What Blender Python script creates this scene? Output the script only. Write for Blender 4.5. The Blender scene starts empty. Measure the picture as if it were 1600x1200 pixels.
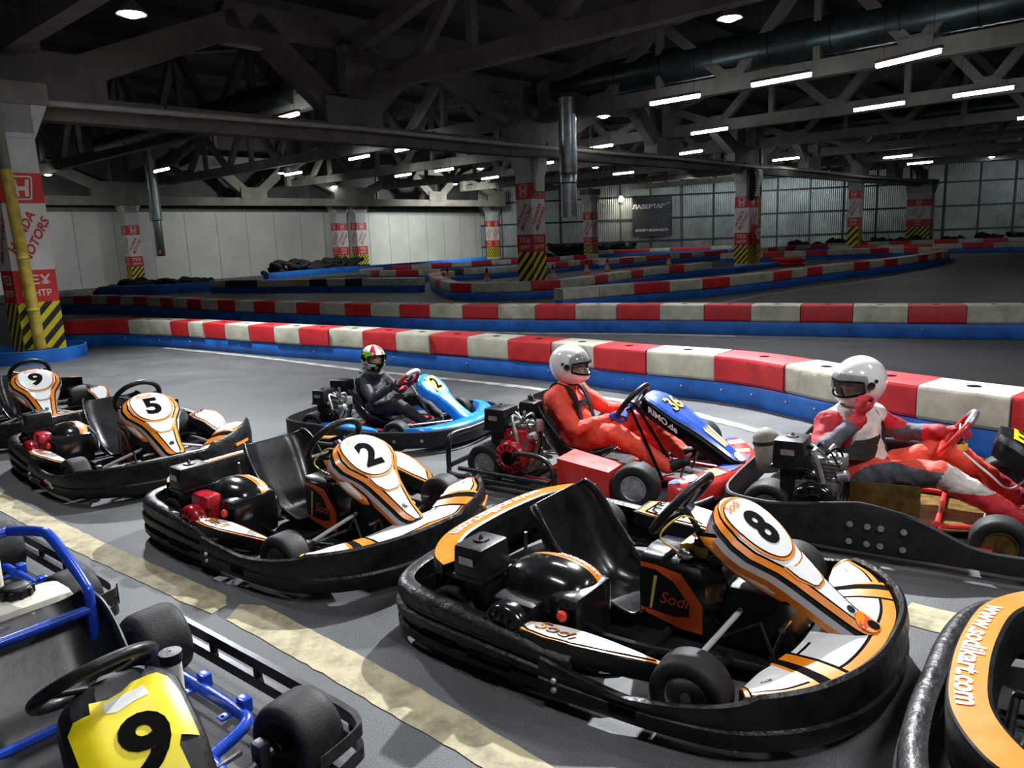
import bpy, bmesh, math, random
from mathutils import Vector, Matrix, noise
random.seed(7)
scene = bpy.context.scene
COL = scene.collection
PI = math.pi
R = math.radians

# ------------------------------------------------------------------ materials
MATS = {}
def mat(name, col, rough=.5, metal=0., var=0., scale=8., bump=0., bscale=60., coat=0., emit=0., alpha=1., var2=None, spec=.5):
    m = bpy.data.materials.new(name); m.use_nodes = True
    nt = m.node_tree; N = nt.nodes; b = N['Principled BSDF']
    c = (col[0], col[1], col[2], 1)
    b.inputs['Base Color'].default_value = c
    b.inputs['Roughness'].default_value = rough
    b.inputs['Metallic'].default_value = metal
    b.inputs['Coat Weight'].default_value = coat
    b.inputs['Coat Roughness'].default_value = .12
    b.inputs['Specular IOR Level'].default_value = spec
    if emit:
        b.inputs['Emission Color'].default_value = c
        b.inputs['Emission Strength'].default_value = emit
    if alpha < 1:
        b.inputs['Alpha'].default_value = alpha
    if var or bump:
        tc = N.new('ShaderNodeTexCoord')
    if var:
        n = N.new('ShaderNodeTexNoise'); n.inputs['Scale'].default_value = scale; n.inputs['Detail'].default_value = 6
        n.inputs['Roughness'].default_value = .65
        nt.links.new(tc.outputs['Object'], n.inputs['Vector'])
        r = N.new('ShaderNodeValToRGB')
        lo = tuple(max(0, x*(1-var)) for x in col); hi = tuple(min(1, x*(1+var)) for x in col)
        if var2: lo = var2
        r.color_ramp.elements[0].position = .34; r.color_ramp.elements[0].color = (*lo, 1)
        r.color_ramp.elements[1].position = .66; r.color_ramp.elements[1].color = (*hi, 1)
        nt.links.new(n.outputs['Fac'], r.inputs['Fac']); nt.links.new(r.outputs['Color'], b.inputs['Base Color'])
        mr = N.new('ShaderNodeMapRange'); mr.inputs['To Min'].default_value = max(.03, rough-.12); mr.inputs['To Max'].default_value = min(1, rough+.12)
        nt.links.new(n.outputs['Fac'], mr.inputs['Value']); nt.links.new(mr.outputs['Result'], b.inputs['Roughness'])
    if bump:
        n2 = N.new('ShaderNodeTexNoise'); n2.inputs['Scale'].default_value = bscale; n2.inputs['Detail'].default_value = 4
        nt.links.new(tc.outputs['Object'], n2.inputs['Vector'])
        bp = N.new('ShaderNodeBump'); bp.inputs['Strength'].default_value = bump; bp.inputs['Distance'].default_value = .02
        nt.links.new(n2.outputs['Fac'], bp.inputs['Height']); nt.links.new(bp.outputs['Normal'], b.inputs['Normal'])
    MATS[name] = m
    return m

mat('plastic_black', (.007, .008, .009), .42, spec=.35, var=.5, scale=14, bump=.10, bscale=40)
mat('bumper_black', (.007, .008, .009), .40, var=.6, scale=9, bump=.35, bscale=25, spec=.35)
mat('gloss_black', (.008, .009, .010), .16, var=.35, scale=6, bump=.06, bscale=10, coat=.5)
mat('seat_black', (.007, .009, .010), .28, var=.4, scale=7, bump=.04, bscale=30, coat=.25)
mat('belt_black', (.012, .013, .015), .5, spec=.35, var=.5, scale=12, bump=.12, bscale=50)
mat('rubber', (.016, .017, .018), .62, spec=.35, var=.35, scale=20, bump=.10, bscale=90)
mat('dark_metal', (.05, .05, .055), .38, .8, var=.3, scale=15)
mat('steel', (.55, .56, .57), .28, 1., var=.2, scale=20)
mat('bright_rod', (.62, .63, .64), .25, .3)
mat('seat_matte', (.008, .011, .011), .36, bump=.04, bscale=30)
mat('alu', (.48, .49, .50), .4, .8, var=.3, scale=25)
mat('galv', (.50, .55, .56), .33, .9, var=.22, scale=6)
mat('brass', (.24, .16, .045), .42, .75, var=.4, scale=18)
mat('dull_engine', (.16, .155, .14), .5, .6, var=.6, scale=30, bump=.2, bscale=60)
mat('white_panel', (.80, .80, .79), .30, coat=.3, var=.05, scale=5)
mat('grey_panel', (.42, .42, .45), .32, coat=.3)
mat('orange', (.83, .235, .012), .33, coat=.3, var=.08, scale=8)
mat('orange_red', (.74, .095, .018), .38, coat=.2, var=.12, scale=9)
mat('ink', (.004, .004, .005), .9, spec=.04)
mat('white_ink', (.85, .84, .80), .4)
mat('kart_blue', (.016, .23, .74), .25, coat=.5, var=.15, scale=5)
mat('frame_blue', (.010, .055, .42), .25, coat=.5, var=.2, scale=10)
mat('panel_blue', (.030, .095, .50), .3, coat=.4, var=.2, scale=14)
mat('yellow', (.90, .72, .008), .42, var=.08, scale=12)
mat('gold_ink', (.80, .55, .10), .4)
mat('engine_red', (.42, .008, .018), .28, coat=.4, var=.4, scale=20)
mat('kart_red', (.62, .030, .025), .33, coat=.3, var=.12, scale=8)
mat('knob_red', (.80, .05, .02), .35)
mat('tank_white', (.60, .56, .45), .4, var=.2, scale=7)
mat('suit_red', (.86, .085, .048), .72, var=.16, scale=9, bump=.5, bscale=13)
mat('suit_red_dark', (.52, .018, .030), .7, var=.2, scale=9, bump=.5, bscale=13)
mat('suit_white', (.66, .60, .56), .75, var=.25, scale=10, bump=.7, bscale=14)
mat('suit_grey', (.10, .095, .12), .75, var=.25, scale=10, bump=.5, bscale=16)
mat('suit_black', (.010, .011, .013), .7, var=.3, scale=9, bump=.5, bscale=14)
mat('jacket', (.020, .022, .027), .62, var=.4, scale=9, bump=.6, bscale=16)
mat('glove_blue', (.035, .11, .55), .65, var=.5, scale=22)
mat('shoe', (.014, .014, .015), .5)
mat('skin', (.62, .36, .26), .5)
mat('eye', (.03, .02, .02), .2)
mat('hair', (.05, .03, .02), .6)
mat('helmet_white', (.84, .84, .84), .16, coat=.6)
mat('helmet_green', (.22, .55, .03), .25, coat=.5)
mat('helmet_red', (.55, .02, .03), .25, coat=.5)
mat('visor', (.06, .06, .065), .06, alpha=.45)
mat('visor_dark', (.012, .012, .014), .08, coat=.6)
mat('block_red', (.56, .022, .028), .48, var=.18, scale=5, bump=.12, bscale=20)
mat('block_white', (.55, .53, .43), .52, var=.16, scale=3.5, bump=.12, bscale=20, var2=(.36, .34, .26))
mat('block_pure', (.62, .62, .60), .5, var=.15, scale=4)
mat('block_dark', (.03, .03, .035), .6, var=.3)
mat('belt_blue', (.014, .135, .52), .5, var=.3, scale=3, bump=.15, bscale=12, var2=(.010, .08, .34))
mat('paint_white', (.55, .55, .50), .7, var=.2, scale=12)
mat('concrete', (.165, .152, .128), .85, var=.3, scale=1.3, bump=.12, bscale=14)
mat('concrete_light', (.50, .52, .50), .75, var=.12, scale=2, bump=.05)
mat('roof_slab', (.075, .072, .066), .9, var=.3, scale=.7)
mat('pipe_paint', (.42, .40, .34), .6, var=.2, scale=4)
mat('pipe_yellow', (.50, .36, .05), .55, var=.35, scale=6)
mat('duct_dark', (.05, .075, .08), .35, .6, var=.3, scale=2)
mat('poster_red', (.60, .035, .03), .5, var=.12, scale=4)
mat('poster_white', (.68, .66, .63), .55, var=.1, scale=3)
mat('poster_text', (.50, .03, .03), .5)
mat('hazard_yellow', (.72, .60, .02), .5, var=.15, scale=6)
mat('hazard_black', (.018, .018, .018), .55)
mat('wall_panel', (.56, .57, .52), .6, var=.10, scale=.6)
mat('seam', (.22, .22, .2), .7)
mat('corrugated', (.34, .37, .37), .38, .55, var=.3, scale=.5)
mat('frame_dark', (.03, .032, .034), .6)
mat('banner_dark', (.012, .014, .02), .5, var=.6, scale=1.2, var2=(.03, .035, .05))
mat('banner_text', (.75, .76, .8), .5)
mat('cone_orange', (.65, .13, .035), .5, var=.2)
mat('tube_glow', (.93, .96, 1.), .4, emit=22.)
mat('bulb_glow', (.90, .94, 1.), .4, emit=30.)
mat('warm_glow', (1., .90, .68), .4, emit=25.)
mat('lamp_body', (.25, .25, .25), .5)
mat('tyre_heap', (.018, .018, .02), .8, var=.5, scale=2, bump=.5, bscale=5)
mat('fire_red', (.45, .02, .02), .5)
mat('dust', (.22, .20, .17), .7, var=.3, scale=15)

# ------------------------------------------------------------------ mesh builder
class MB:
    def __init__(s):
        s.v = []; s.f = []; s.m = []; s.mats = []
    def mi(s, name):
        if name not in s.mats: s.mats.append(name)
        return s.mats.index(name)
    def add(s, vs, fs, m):
        b = len(s.v); k = s.mi(m) if isinstance(m, str) else None
        s.v += [tuple(p) for p in vs]
        for i, f in enumerate(fs):
            s.f.append(tuple(b+j for j in f)); s.m.append(k if k is not None else s.mi(m[i]))
        return s
    def box(s, c, d, m, rot=None, bev=.006, top=None, seg=2):
        """bevelled box; top=(sx,sy) scales the top face"""
        bm = bmesh.new(); bmesh.ops.create_cube(bm, size=1)
        for v in bm.verts:
            k = (1, 1)
            if top and v.co.z > 0: k = top
            v.co = Vector((v.co.x*d[0]*k[0], v.co.y*d[1]*k[1], v.co.z*d[2]))
        if bev:
            bmesh.ops.bevel(bm, geom=bm.edges[:], offset=min(bev, min(d)*.45), segments=seg, profile=.6, affect='EDGES')
        M = Matrix.Translation(c)
        if rot is not None: M = M @ (rot if isinstance(rot, Matrix) else Matrix.Rotation(rot, 4, 'Z'))
        bm.verts.index_update()
        vs = [M @ v.co for v in bm.verts]; fs = [[v.index for v in f.verts] for f in bm.faces]
        bm.free()
        return s.add(vs, fs, m)
    def loft(s, rings, m, closed=True, caps=True, loop=False):
        n = len(rings[0]); vs = [p for r in rings for p in r]; fs = []; k = len(rings)
        for i in range(k if loop else k-1):
            a = i*n; b = ((i+1) % k)*n
            for j in range(n if closed else n-1):
                q = (j+1) % n
                fs.append((a+j, a+q, b+q, b+j))
        if caps and closed and not loop:
            fs.append(tuple(range(n-1, -1, -1))); fs.append(tuple((k-1)*n+j for j in range(n)))
        return s.add(vs, fs, m)
    def tube(s, pts, r, m, n=10, closed=False, caps=True):
        P = [Vector(p) for p in pts]; k = len(P); rings = []
        rr = r if isinstance(r, (list, tuple)) else [r]*k
        prev = None
        for i in range(k):
            if closed: t = P[(i+1) % k]-P[i-1]
            else: t = P[min(i+1, k-1)]-P[max(i-1, 0)]
            t.normalize()
            if prev is None:
                a = Vector((0, 0, 1)) if abs(t.z) < .9 else Vector((1, 0, 0))
                x = t.cross(a).normalized()
            else:
                x = (prev-t*prev.dot(t)).normalized()
            y = t.cross(x); prev = x
            rings.append([P[i]+(x*math.cos(2*PI*j/n)+y*math.sin(2*PI*j/n))*rr[i] for j in range(n)])
        return s.loft(rings, m, True, caps, closed)
    def lathe(s, prof, m, o=(0, 0, 0), ax=(0, 0, 1), n=24):
        """prof: list of (r, t) along axis; m a name or a list per band"""
        ax = Vector(ax).normalized(); a = Vector((0, 0, 1)) if abs(ax.z) < .9 else Vector((1, 0, 0))
        x = ax.cross(a).normalized(); y = ax.cross(x); o = Vector(o)
        rings = [[o+ax*t+(x*math.cos(2*PI*j/n)+y*math.sin(2*PI*j/n))*max(r, 1e-4) for j in range(n)] for r, t in prof]
        if isinstance(m, str):
            return s.loft(rings, m, True, True)
        for i in range(len(rings)-1):
            s.loft(rings[i:i+2], m[i], True, False)
        return s
    def prism(s, poly, h, m, M=None, m2=None):
        """2D polygon (xy) extruded 0..h along z, matrix M"""
        n = len(poly); M = M or Matrix.Identity(4)
        vs = [M @ Vector((p[0], p[1], 0)) for p in poly]+[M @ Vector((p[0], p[1], h)) for p in poly]
        fs = [tuple(range(n-1, -1, -1)), tuple(range(n, 2*n))]+[(i, (i+1) % n, n+(i+1) % n, n+i) for i in range(n)]
        return s.add(vs, fs, m)
    def grid(s, fn, nu, nv, m, mf=None):
        vs = [fn(i/nu, j/nv) for i in range(nu+1) for j in range(nv+1)]
        fs = []; ms = []
        for i in range(nu):
            for j in range(nv):
                a = i*(nv+1)+j
                fs.append((a, a+1, a+nv+2, a+nv+1)); ms.append(mf((i+.5)/nu, (j+.5)/nv) if mf else m)
        return s.add(vs, fs, ms)
    def sweep(s, path, prof, m, closed=False, zf=None, pclosed=True):
        """plan path [(x,y)], profile [(outward, z)] swept along it; outward = right of travel"""
        n = len(path); rings = []
        for i in range(n):
            if closed: a, b = path[i-1], path[(i+1) % n]
            else: a, b = path[max(i-1, 0)], path[min(i+1, n-1)]
            t = Vector((b[0]-a[0], b[1]-a[1])).normalized(); nx, ny = t.y, -t.x
            ring = []
            for o, z in prof:
                if zf: z, o = zf(i/(n-1), path[i], z, o)
                ring.append((path[i][0]+nx*o, path[i][1]+ny*o, z))
            rings.append(ring)
        return s.loft(rings, m, pclosed, pclosed and not closed, closed)
    def ball(s, c, r, m, n=16, k=10, M=None):
        r = (r, r, r) if not isinstance(r, (tuple, list)) else r
        rings = []
        for i in range(1, k):
            a = PI*i/k
            rings.append([Vector((r[0]*math.sin(a)*math.cos(2*PI*j/n), r[1]*math.sin(a)*math.sin(2*PI*j/n), r[2]*math.cos(a))) for j in range(n)])
        T = Matrix.Translation(c) @ (M or Matrix.Identity(4))
        vs = [T @ p for q in rings for p in q]; b = len(vs)
        vs += [T @ Vector((0, 0, r[2])), T @ Vector((0, 0, -r[2]))]
        fs = []
        for i in range(k-2):
            for j in range(n):
                q = (j+1) % n
                fs.append((i*n+j, (i+1)*n+j, (i+1)*n+q, i*n+q))
        for j in range(n):
            q = (j+1) % n
            fs.append((b, j, q)); fs.append((b+1, (k-2)*n+q, (k-2)*n+j))
        return s.add(vs, fs, m)
    def overlay(s, poly, fn, h, m, rings=5, dens=.012):
        """star-shaped 2D polygon mapped on a surface fn(a,b,h)"""
        P = []
        for i in range(len(poly)):
            a, b = poly[i], poly[(i+1) % len(poly)]
            k = max(1, int(math.dist(a, b)/dens))
            P += [(a[0]+(b[0]-a[0])*q/k, a[1]+(b[1]-a[1])*q/k) for q in range(k)]
        cx = sum(p[0] for p in P)/len(P); cy = sum(p[1] for p in P)/len(P)
        n = len(P); vs = [fn(cx, cy, h)]; fs = []
        for r in range(1, rings+1):
            f = r/rings
            vs += [fn(cx+(p[0]-cx)*f, cy+(p[1]-cy)*f, h) for p in P]
        for j in range(n): fs.append((0, 1+j, 1+(j+1) % n))
        for r in range(rings-1):
            a = 1+r*n; b = a+n
            for j in range(n): fs.append((a+j, b+j, b+(j+1) % n, a+(j+1) % n))
        return s.add(vs, fs, m)
    def text(s, txt, fn, h, m, size=1., bold=0., shear=0., at=(0, 0), rot=0., sx=1., cut=0):
        """flat lettering mapped through fn(a,b,h); size = capital height; centred at at"""
        vs, fs = text2d(txt, bold, shear, cut/size if cut else 0)
        c, q = math.cos(rot), math.sin(rot); o = []
        for x, y in vs:
            x, y = x*size*sx, y*size
            o.append(fn(at[0]+x*c-y*q, at[1]+x*q+y*c, h))
        return s.add(o, fs, m)
    def build(s, name, parent=None, smooth=40, solid=0.):
        me = bpy.data.meshes.new(name); me.from_pydata([tuple(p) for p in s.v], [], s.f)
        for n in s.mats: me.materials.append(MATS[n])
        me.polygons.foreach_set('material_index', s.m)
        me.validate(); me.update()
        bm = bmesh.new(); bm.from_mesh(me); bmesh.ops.recalc_face_normals(bm, faces=bm.faces[:]); bm.to_mesh(me); bm.free()
        if smooth:
            me.polygons.foreach_set('use_smooth', [True]*len(me.polygons)); me.set_sharp_from_angle(angle=R(smooth))
        o = bpy.data.objects.new(name, me); COL.objects.link(o)
        if parent: o.parent = parent
        if solid:
            md = o.modifiers.new('solid', 'SOLIDIFY'); md.thickness = solid; md.offset = -1
        return o

_TX = {}
def text2d(txt, bold, shear, cut):
    key = (txt, bold, shear, cut)
    if key in _TX: return _TX[key]
    cu = bpy.data.curves.new('t', 'FONT'); cu.body = txt; cu.size = 1; cu.offset = bold; cu.shear = shear
    cu.resolution_u = 4; cu.align_x = 'CENTER'; cu.fill_mode = 'FRONT'
    o = bpy.data.objects.new('t', cu); COL.objects.link(o)
    dg = bpy.context.evaluated_depsgraph_get(); dg.update()
    me = bpy.data.meshes.new_from_object(o.evaluated_get(dg))
    bm = bmesh.new(); bm.from_mesh(me); bmesh.ops.remove_doubles(bm, verts=bm.verts, dist=1e-4)
    bmesh.ops.triangulate(bm, faces=bm.faces[:])
    if cut:
        for it in range(3):
            es = [e for e in bm.edges if e.calc_length() > cut]
            if es: bmesh.ops.subdivide_edges(bm, edges=es, cuts=1)
            bmesh.ops.triangulate(bm, faces=bm.faces[:])
    bm.verts.index_update()
    vs = [(v.co.x, v.co.y) for v in bm.verts]; fs = [tuple(v.index for v in f.verts) for f in bm.faces]
    bm.free(); bpy.data.objects.remove(o); bpy.data.curves.remove(cu); bpy.data.meshes.remove(me)
    x0 = min(v[0] for v in vs); x1 = max(v[0] for v in vs); y0 = min(v[1] for v in vs); y1 = max(v[1] for v in vs)
    k = y1-y0
    r = ([((x-(x0+x1)/2)/k, (y-(y0+y1)/2)/k) for x, y in vs], fs)
    _TX[key] = r
    return r

def catmull(P, n=8, closed=False):
    P = [Vector(p) for p in P]; k = len(P); out = []
    for i in range(k if closed else k-1):
        if closed: p0, p1, p2, p3 = P[i-1], P[i], P[(i+1) % k], P[(i+2) % k]
        else: p0, p1, p2, p3 = P[max(i-1, 0)], P[i], P[i+1], P[min(i+2, k-1)]
        for j in range(n):
            t = j/n
            out.append(.5*((2*p1)+(p2-p0)*t+(2*p0-5*p1+4*p2-p3)*t*t+(3*p1-p0-3*p2+p3)*t**3))
    if not closed: out.append(P[-1])
    return [tuple(p) for p in out]
def lerp_table(T, x):
    if x <= T[0][0]: return T[0][1]
    for (a, b), (c, d) in zip(T, T[1:]):
        if x <= c: return b+(d-b)*(x-a)/(c-a)
    return T[-1][1]
def tag(o, label, cat, group=None, kind=None):
    if label: o['label'] = label
    if cat: o['category'] = cat
    if group: o['group'] = group
    if kind: o['kind'] = kind
    return o
def thing(name, loc, rz=0., label=None, cat=None, group=None, s=1.):
    o = bpy.data.objects.new(name, None); COL.objects.link(o)
    o.empty_display_size = .1
    o.location = (loc[0], loc[1], loc[2] if len(loc) > 2 else 0); o.rotation_euler = (0, 0, rz); o.scale = (s, s, s)
    return tag(o, label, cat, group)
def struct(o): o['kind'] = 'structure'; return o
# ------------------------------------------------------------------ setting
H_CAM = 1.65
C0 = Vector((-8.03, 13.27, 0)); U = Vector((.672, .740, 0)); V = Vector((-.740, .672, 0)); SP = 13.6
GRID = Matrix(((U.x, V.x, 0), (U.y, V.y, 0), (0, 0, 1))).to_4x4()     # local x along the pillar row, y across it

def floor_material():
    m = mat('asphalt', (.05, .053, .056), .72); nt = m.node_tree; N = nt.nodes; L = nt.links; b = N['Principled BSDF']
    tc = N.new('ShaderNodeTexCoord')
    def nz(sc, det=6, ro=.6):
        n = N.new('ShaderNodeTexNoise'); n.inputs['Scale'].default_value = sc; n.inputs['Detail'].default_value = det; n.inputs['Roughness'].default_value = ro
        L.new(tc.outputs['Object'], n.inputs['Vector']); return n
    big = nz(.35); mid = nz(2.2); fine = nz(160, 3)
    r1 = N.new('ShaderNodeValToRGB'); r1.color_ramp.elements[0].position = .3; r1.color_ramp.elements[1].position = .72
    r1.color_ramp.elements[0].color = (.062, .067, .071, 1); r1.color_ramp.elements[1].color = (.125, .13, .133, 1)
    L.new(big.outputs['Fac'], r1.inputs['Fac'])
    r2 = N.new('ShaderNodeValToRGB'); r2.color_ramp.elements[0].position = .35; r2.color_ramp.elements[1].position = .75
    r2.color_ramp.elements[0].color = (.75, .75, .75, 1); r2.color_ramp.elements[1].color = (1.2, 1.2, 1.2, 1)
    L.new(mid.outputs['Fac'], r2.inputs['Fac'])
    r3 = N.new('ShaderNodeValToRGB'); r3.color_ramp.elements[0].position = .38; r3.color_ramp.elements[1].position = .72
    r3.color_ramp.elements[0].color = (.62, .62, .62, 1); r3.color_ramp.elements[1].color = (1.5, 1.5, 1.5, 1)
    L.new(fine.outputs['Fac'], r3.inputs['Fac'])
    mx = N.new('ShaderNodeMixRGB'); mx.blend_type = 'MULTIPLY'; mx.inputs[0].default_value = 1
    L.new(r1.outputs[0], mx.inputs[1]); L.new(r2.outputs[0], mx.inputs[2])
    mx2 = N.new('ShaderNodeMixRGB'); mx2.blend_type = 'MULTIPLY'; mx2.inputs[0].default_value = 1
    L.new(mx.outputs[0], mx2.inputs[1]); L.new(r3.outputs[0], mx2.inputs[2])
    L.new(mx2.outputs[0], b.inputs['Base Color'])
    mr = N.new('ShaderNodeMapRange'); mr.inputs['To Min'].default_value = .42; mr.inputs['To Max'].default_value = .72
    L.new(mid.outputs['Fac'], mr.inputs['Value']); L.new(mr.outputs['Result'], b.inputs['Roughness'])
    bp = N.new('ShaderNodeBump'); bp.inputs['Strength'].default_value = .25; bp.inputs['Distance'].default_value = .01
    L.new(fine.outputs['Fac'], bp.inputs['Height']); L.new(bp.outputs['Normal'], b.inputs['Normal'])
floor_material()
def worn_paint(name, col, dark, thr, sc):
    m = mat(name, col, .75); nt = m.node_tree; N = nt.nodes; L = nt.links; b = N['Principled BSDF']
    tc = N.new('ShaderNodeTexCoord'); n = N.new('ShaderNodeTexNoise'); n.inputs['Scale'].default_value = sc; n.inputs['Detail'].default_value = 8; n.inputs['Roughness'].default_value = .7
    L.new(tc.outputs['Object'], n.inputs['Vector'])
    r = N.new('ShaderNodeValToRGB'); e = r.color_ramp.elements
    e[0].position = thr; e[0].color = (*dark, 1); e[1].position = thr+.2; e[1].color = (*col, 1)
    L.new(n.outputs['Fac'], r.inputs['Fac']); L.new(r.outputs[0], b.inputs['Base Color'])
worn_paint('line_yellow', (.45, .39, .24), (.22, .19, .12), .36, 7)
worn_paint('line_white', (.42, .42, .38), (.14, .14, .13), .36, 5)

mb = MB(); mb.add([(-60, -6, 0), (75, -6, 0), (75, 90, 0), (-60, 90, 0)], [(0, 1, 2, 3)], 'asphalt'); struct(mb.build('floor', smooth=0))
mb = MB(); mb.add([(-60, -6, 7.9), (75, -6, 7.9), (75, 90, 7.9), (-60, 90, 7.9)], [(3, 2, 1, 0)], 'roof_slab'); struct(mb.build('ceiling', smooth=0))

def flat_strip(name, pts, w, m, z, label, rag=.0, rnd=True):
    P = catmull(pts, 10) if rnd else pts
    mb = MB(); L1 = []; L2 = []
    for i, p in enumerate(P):
        a = P[max(i-1, 0)]; b = P[min(i+1, len(P)-1)]
        t = Vector((b[0]-a[0], b[1]-a[1])).normalized()
        k1 = w/2+random.uniform(-rag, rag); k2 = w/2+random.uniform(-rag, rag)
        L1.append((p[0]-t.y*k1, p[1]+t.x*k1, z)); L2.append((p[0]+t.y*k2, p[1]-t.x*k2, z))
    mb.loft([[a, b] for a, b in zip(L1, L2)], m, closed=False)
    return tag(mb.build(name, smooth=0), label, 'floor marking')
def dash(pts, label):
    mb = MB(); n = len(pts); P = []
    for i in range(n):
        a, b = pts[i], pts[(i+1) % n]; k = max(2, int(math.dist(a, b)/.05))
        P += [(a[0]+(b[0]-a[0])*q/k+random.uniform(-.004, .004), a[1]+(b[1]-a[1])*q/k+random.uniform(-.004, .004), .003) for q in range(k)]
    mb.add(P, [tuple(range(len(P)))], 'line_yellow')
    tag(mb.build('lane_marking', smooth=0), label, 'floor marking')
dash([(-4.9, 6.22), (-3.68, 5.27), (-2.5, 4.30), (-1.42, 3.46), (-1.38, 3.36), (-1.42, 3.28), (-1.54, 3.36), (-2.5, 4.10), (-3.42, 4.86), (-4.75, 5.95)], 'worn yellow floor stripe dash running left from the gap beside the kart in front')
dash([(-1.32, 3.37), (-1.19, 3.34), (-.5, 2.72), (.09, 2.15), (.5, 1.76), (.33, 1.75), (-.08, 2.11), (-.75, 2.71), (-1.33, 3.22)], 'worn yellow floor stripe dash running toward the lower edge below kart 8')
dash([(1.55, 2.98), (2.6, 2.1), (2.75, 2.28), (1.72, 3.12)], 'worn yellow floor stripe seen behind the nose of kart 8')
flat_strip('lane_marking', [(-5.98, 13.17), (-3.89, 11.62), (-2.02, 10.03), (0, 8.49), (1.35, 7.2), (1.80, 6.5), (2.08, 5.95)], .11, 'line_white', .004, 'curved white floor line along the blue foot of the nearest barrier', .008)
flat_strip('lane_marking', [(-2.43, 14.80), (.04, 13.34), (2.12, 12.47), (3.48, 11.76)], .09, 'line_white', .004, 'thin white floor line along the foot of the second barrier', .006)
flat_strip('lane_marking', [(4.2, 16.6), (6.6, 19.2), (9.8, 21.7), (12.2, 23.9)], .12, 'line_white', .004, 'white floor line along the front foot of the hairpin barrier', .008)
flat_strip('lane_marking', [(-.8, 20.1), (.1, 19.9), (1.78, 20.3), (3.04, 22.1), (4.64, 24.7)], .12, 'line_white', .004, 'white floor line round the barrier island with the cones', .008)

# ------------------------------------------------------------------ barriers
ORD = 'first second third fourth fifth sixth seventh eighth ninth tenth eleventh twelfth thirteenth fourteenth fifteenth sixteenth seventeenth eighteenth nineteenth twentieth'.split()
TENS = {2: 'twenty', 3: 'thirty', 4: 'forty'}
def ordn(i):
    if i < 20: return ORD[i]
    a, b = divmod(i+1, 10)
    return TENS[a]+'-'+ORD[b-1] if b else TENS[a][:-1]+'ieth'
def subpath(P, S, a, b):
    def pt(s):
        for i in range(len(P)-1):
            if s <= S[i+1] or i == len(P)-2:
                t = (s-S[i])/max(1e-6, S[i+1]-S[i]); return (P[i][0]+(P[i+1][0]-P[i][0])*t, P[i][1]+(P[i+1][1]-P[i][1])*t)
    return [pt(a+(b-a)*k/6) for k in range(7)]
def barrier(pts, where, bounds=None, step=.66, cols=('r', 'w'), holes=False, belt=True, blocks=True, depth=.36, zb=.2, zt=.46, nb=None, first=0):
    P = catmull(pts, 10); S = [0]
    for a, b in zip(P, P[1:]): S.append(S[-1]+math.dist(a, b))
    if belt:
        mb = MB()
        mb.sweep(P, [(0, .0), (.012, .03), (.012, zb-.03), (0, zb-.005), (-.02, zb), (-depth+.04, zb), (-depth+.02, zb-.005), (-depth+.02, 0)], 'belt_blue')
        for i in range(6, len(P)-3, 8):
            a, b = P[i-1], P[i+1]; t = Vector((b[0]-a[0], b[1]-a[1], 0)).normalized()
            mb.ball((P[i][0]+t.y*.014, P[i][1]-t.x*.014, zb*.62), .012, 'alu', 8, 6)
        tag(mb.build('barrier_belt', smooth=30), 'blue rubber belt at the foot of the '+where, 'barrier belt')
    if not blocks: return
    if bounds is None:
        n = nb or max(1, int(S[-1]/step)); bounds = [S[-1]*i/n for i in range(n+1)]
    CM = {'r': 'block_red', 'w': 'block_white', 'p': 'block_pure', 'd': 'block_dark'}; CN = {'r': 'red', 'w': 'off-white', 'p': 'white', 'd': 'black'}
    for i, (a, b) in enumerate(zip(bounds, bounds[1:])):
        c = cols[(i+first) % len(cols)]; Q = subpath(P, S, a+.006, b-.006); mb = MB()
        j = random.uniform(-.012, .012)
        prof = [(.0, zb+.004), (.022, zb+.03), (.025, zt-.035), (.012, zt-.008), (-.02, zt), (-depth, zt), (-depth-.03, zt-.03), (-depth-.03, zb+.004)]
        prof = [(o+j, z) for o, z in prof]
        mb.sweep(Q, prof, CM[c])
        if holes:
            q = Q[3]; t = Vector((Q[4][0]-Q[2][0], Q[4][1]-Q[2][1], 0)).normalized()
            cx, cy = q[0]-t.y*.17, q[1]+t.x*.17
            mb.lathe([(.0, .001), (.045, .001), (.05, .0)], 'ink', (cx, cy, zt+.001), n=14)
        o = mb.build('barrier_block', smooth=35)
        tag(o, '%s block, %s from left on the %s' % (CN[c], ordn(i), where), 'barrier block', 'plastic blocks on the '+where)

R1 = [(-8.15, 14.02), (-7.3, 13.9), (-6.28, 13.45), (-5.39, 12.92), (-3.98, 11.9), (-2.14, 10.64), (-.81, 9.65), (.44, 8.67), (1.33, 7.83), (1.88, 7.37), (2.18, 7.05), (2.42, 6.61), (2.60, 6.22), (2.95, 5.65), (3.33, 5.14), (3.77, 4.57), (4.2, 4.0)]
b1 = [0, 0.72, 1.44, 1.98, 2.52, 3.02, 3.44, 4.06, 4.68, 5.28, 5.84, 6.45, 7.13, 7.77, 8.37, 9.0, 9.64, 10.27, 10.87, 11.54, 12.29, 13.09, 13.67, 14.32, 14.94, 15.52, 16.32, 16.92]
barrier(R1, 'barrier nearest the karts', b1, cols=['r', 'r', 'w']+['w', 'r']*14, holes=True)
barrier([(-8.55, 10.2), (-8.78, 11.4), (-8.85, 12.6)], 'short barrier left of the nearest pillar', cols='wr', step=.8)
R2 = [(-13.3, 22.8), (-11.9, 22.2), (-10.68, 21.4), (-9.15, 20.19), (-7.77, 18.95), (-5.7, 17.29), (-2.47, 15.05), (.04, 13.64), (2.17, 12.75), (4., 11.83), (5.59, 11.02), (7.05, 10.43), (8.37, 9.9), (9.7, 9.2)]
barrier(R2, 'second barrier behind the drivers', step=.71, cols='wr', holes=True)
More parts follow.
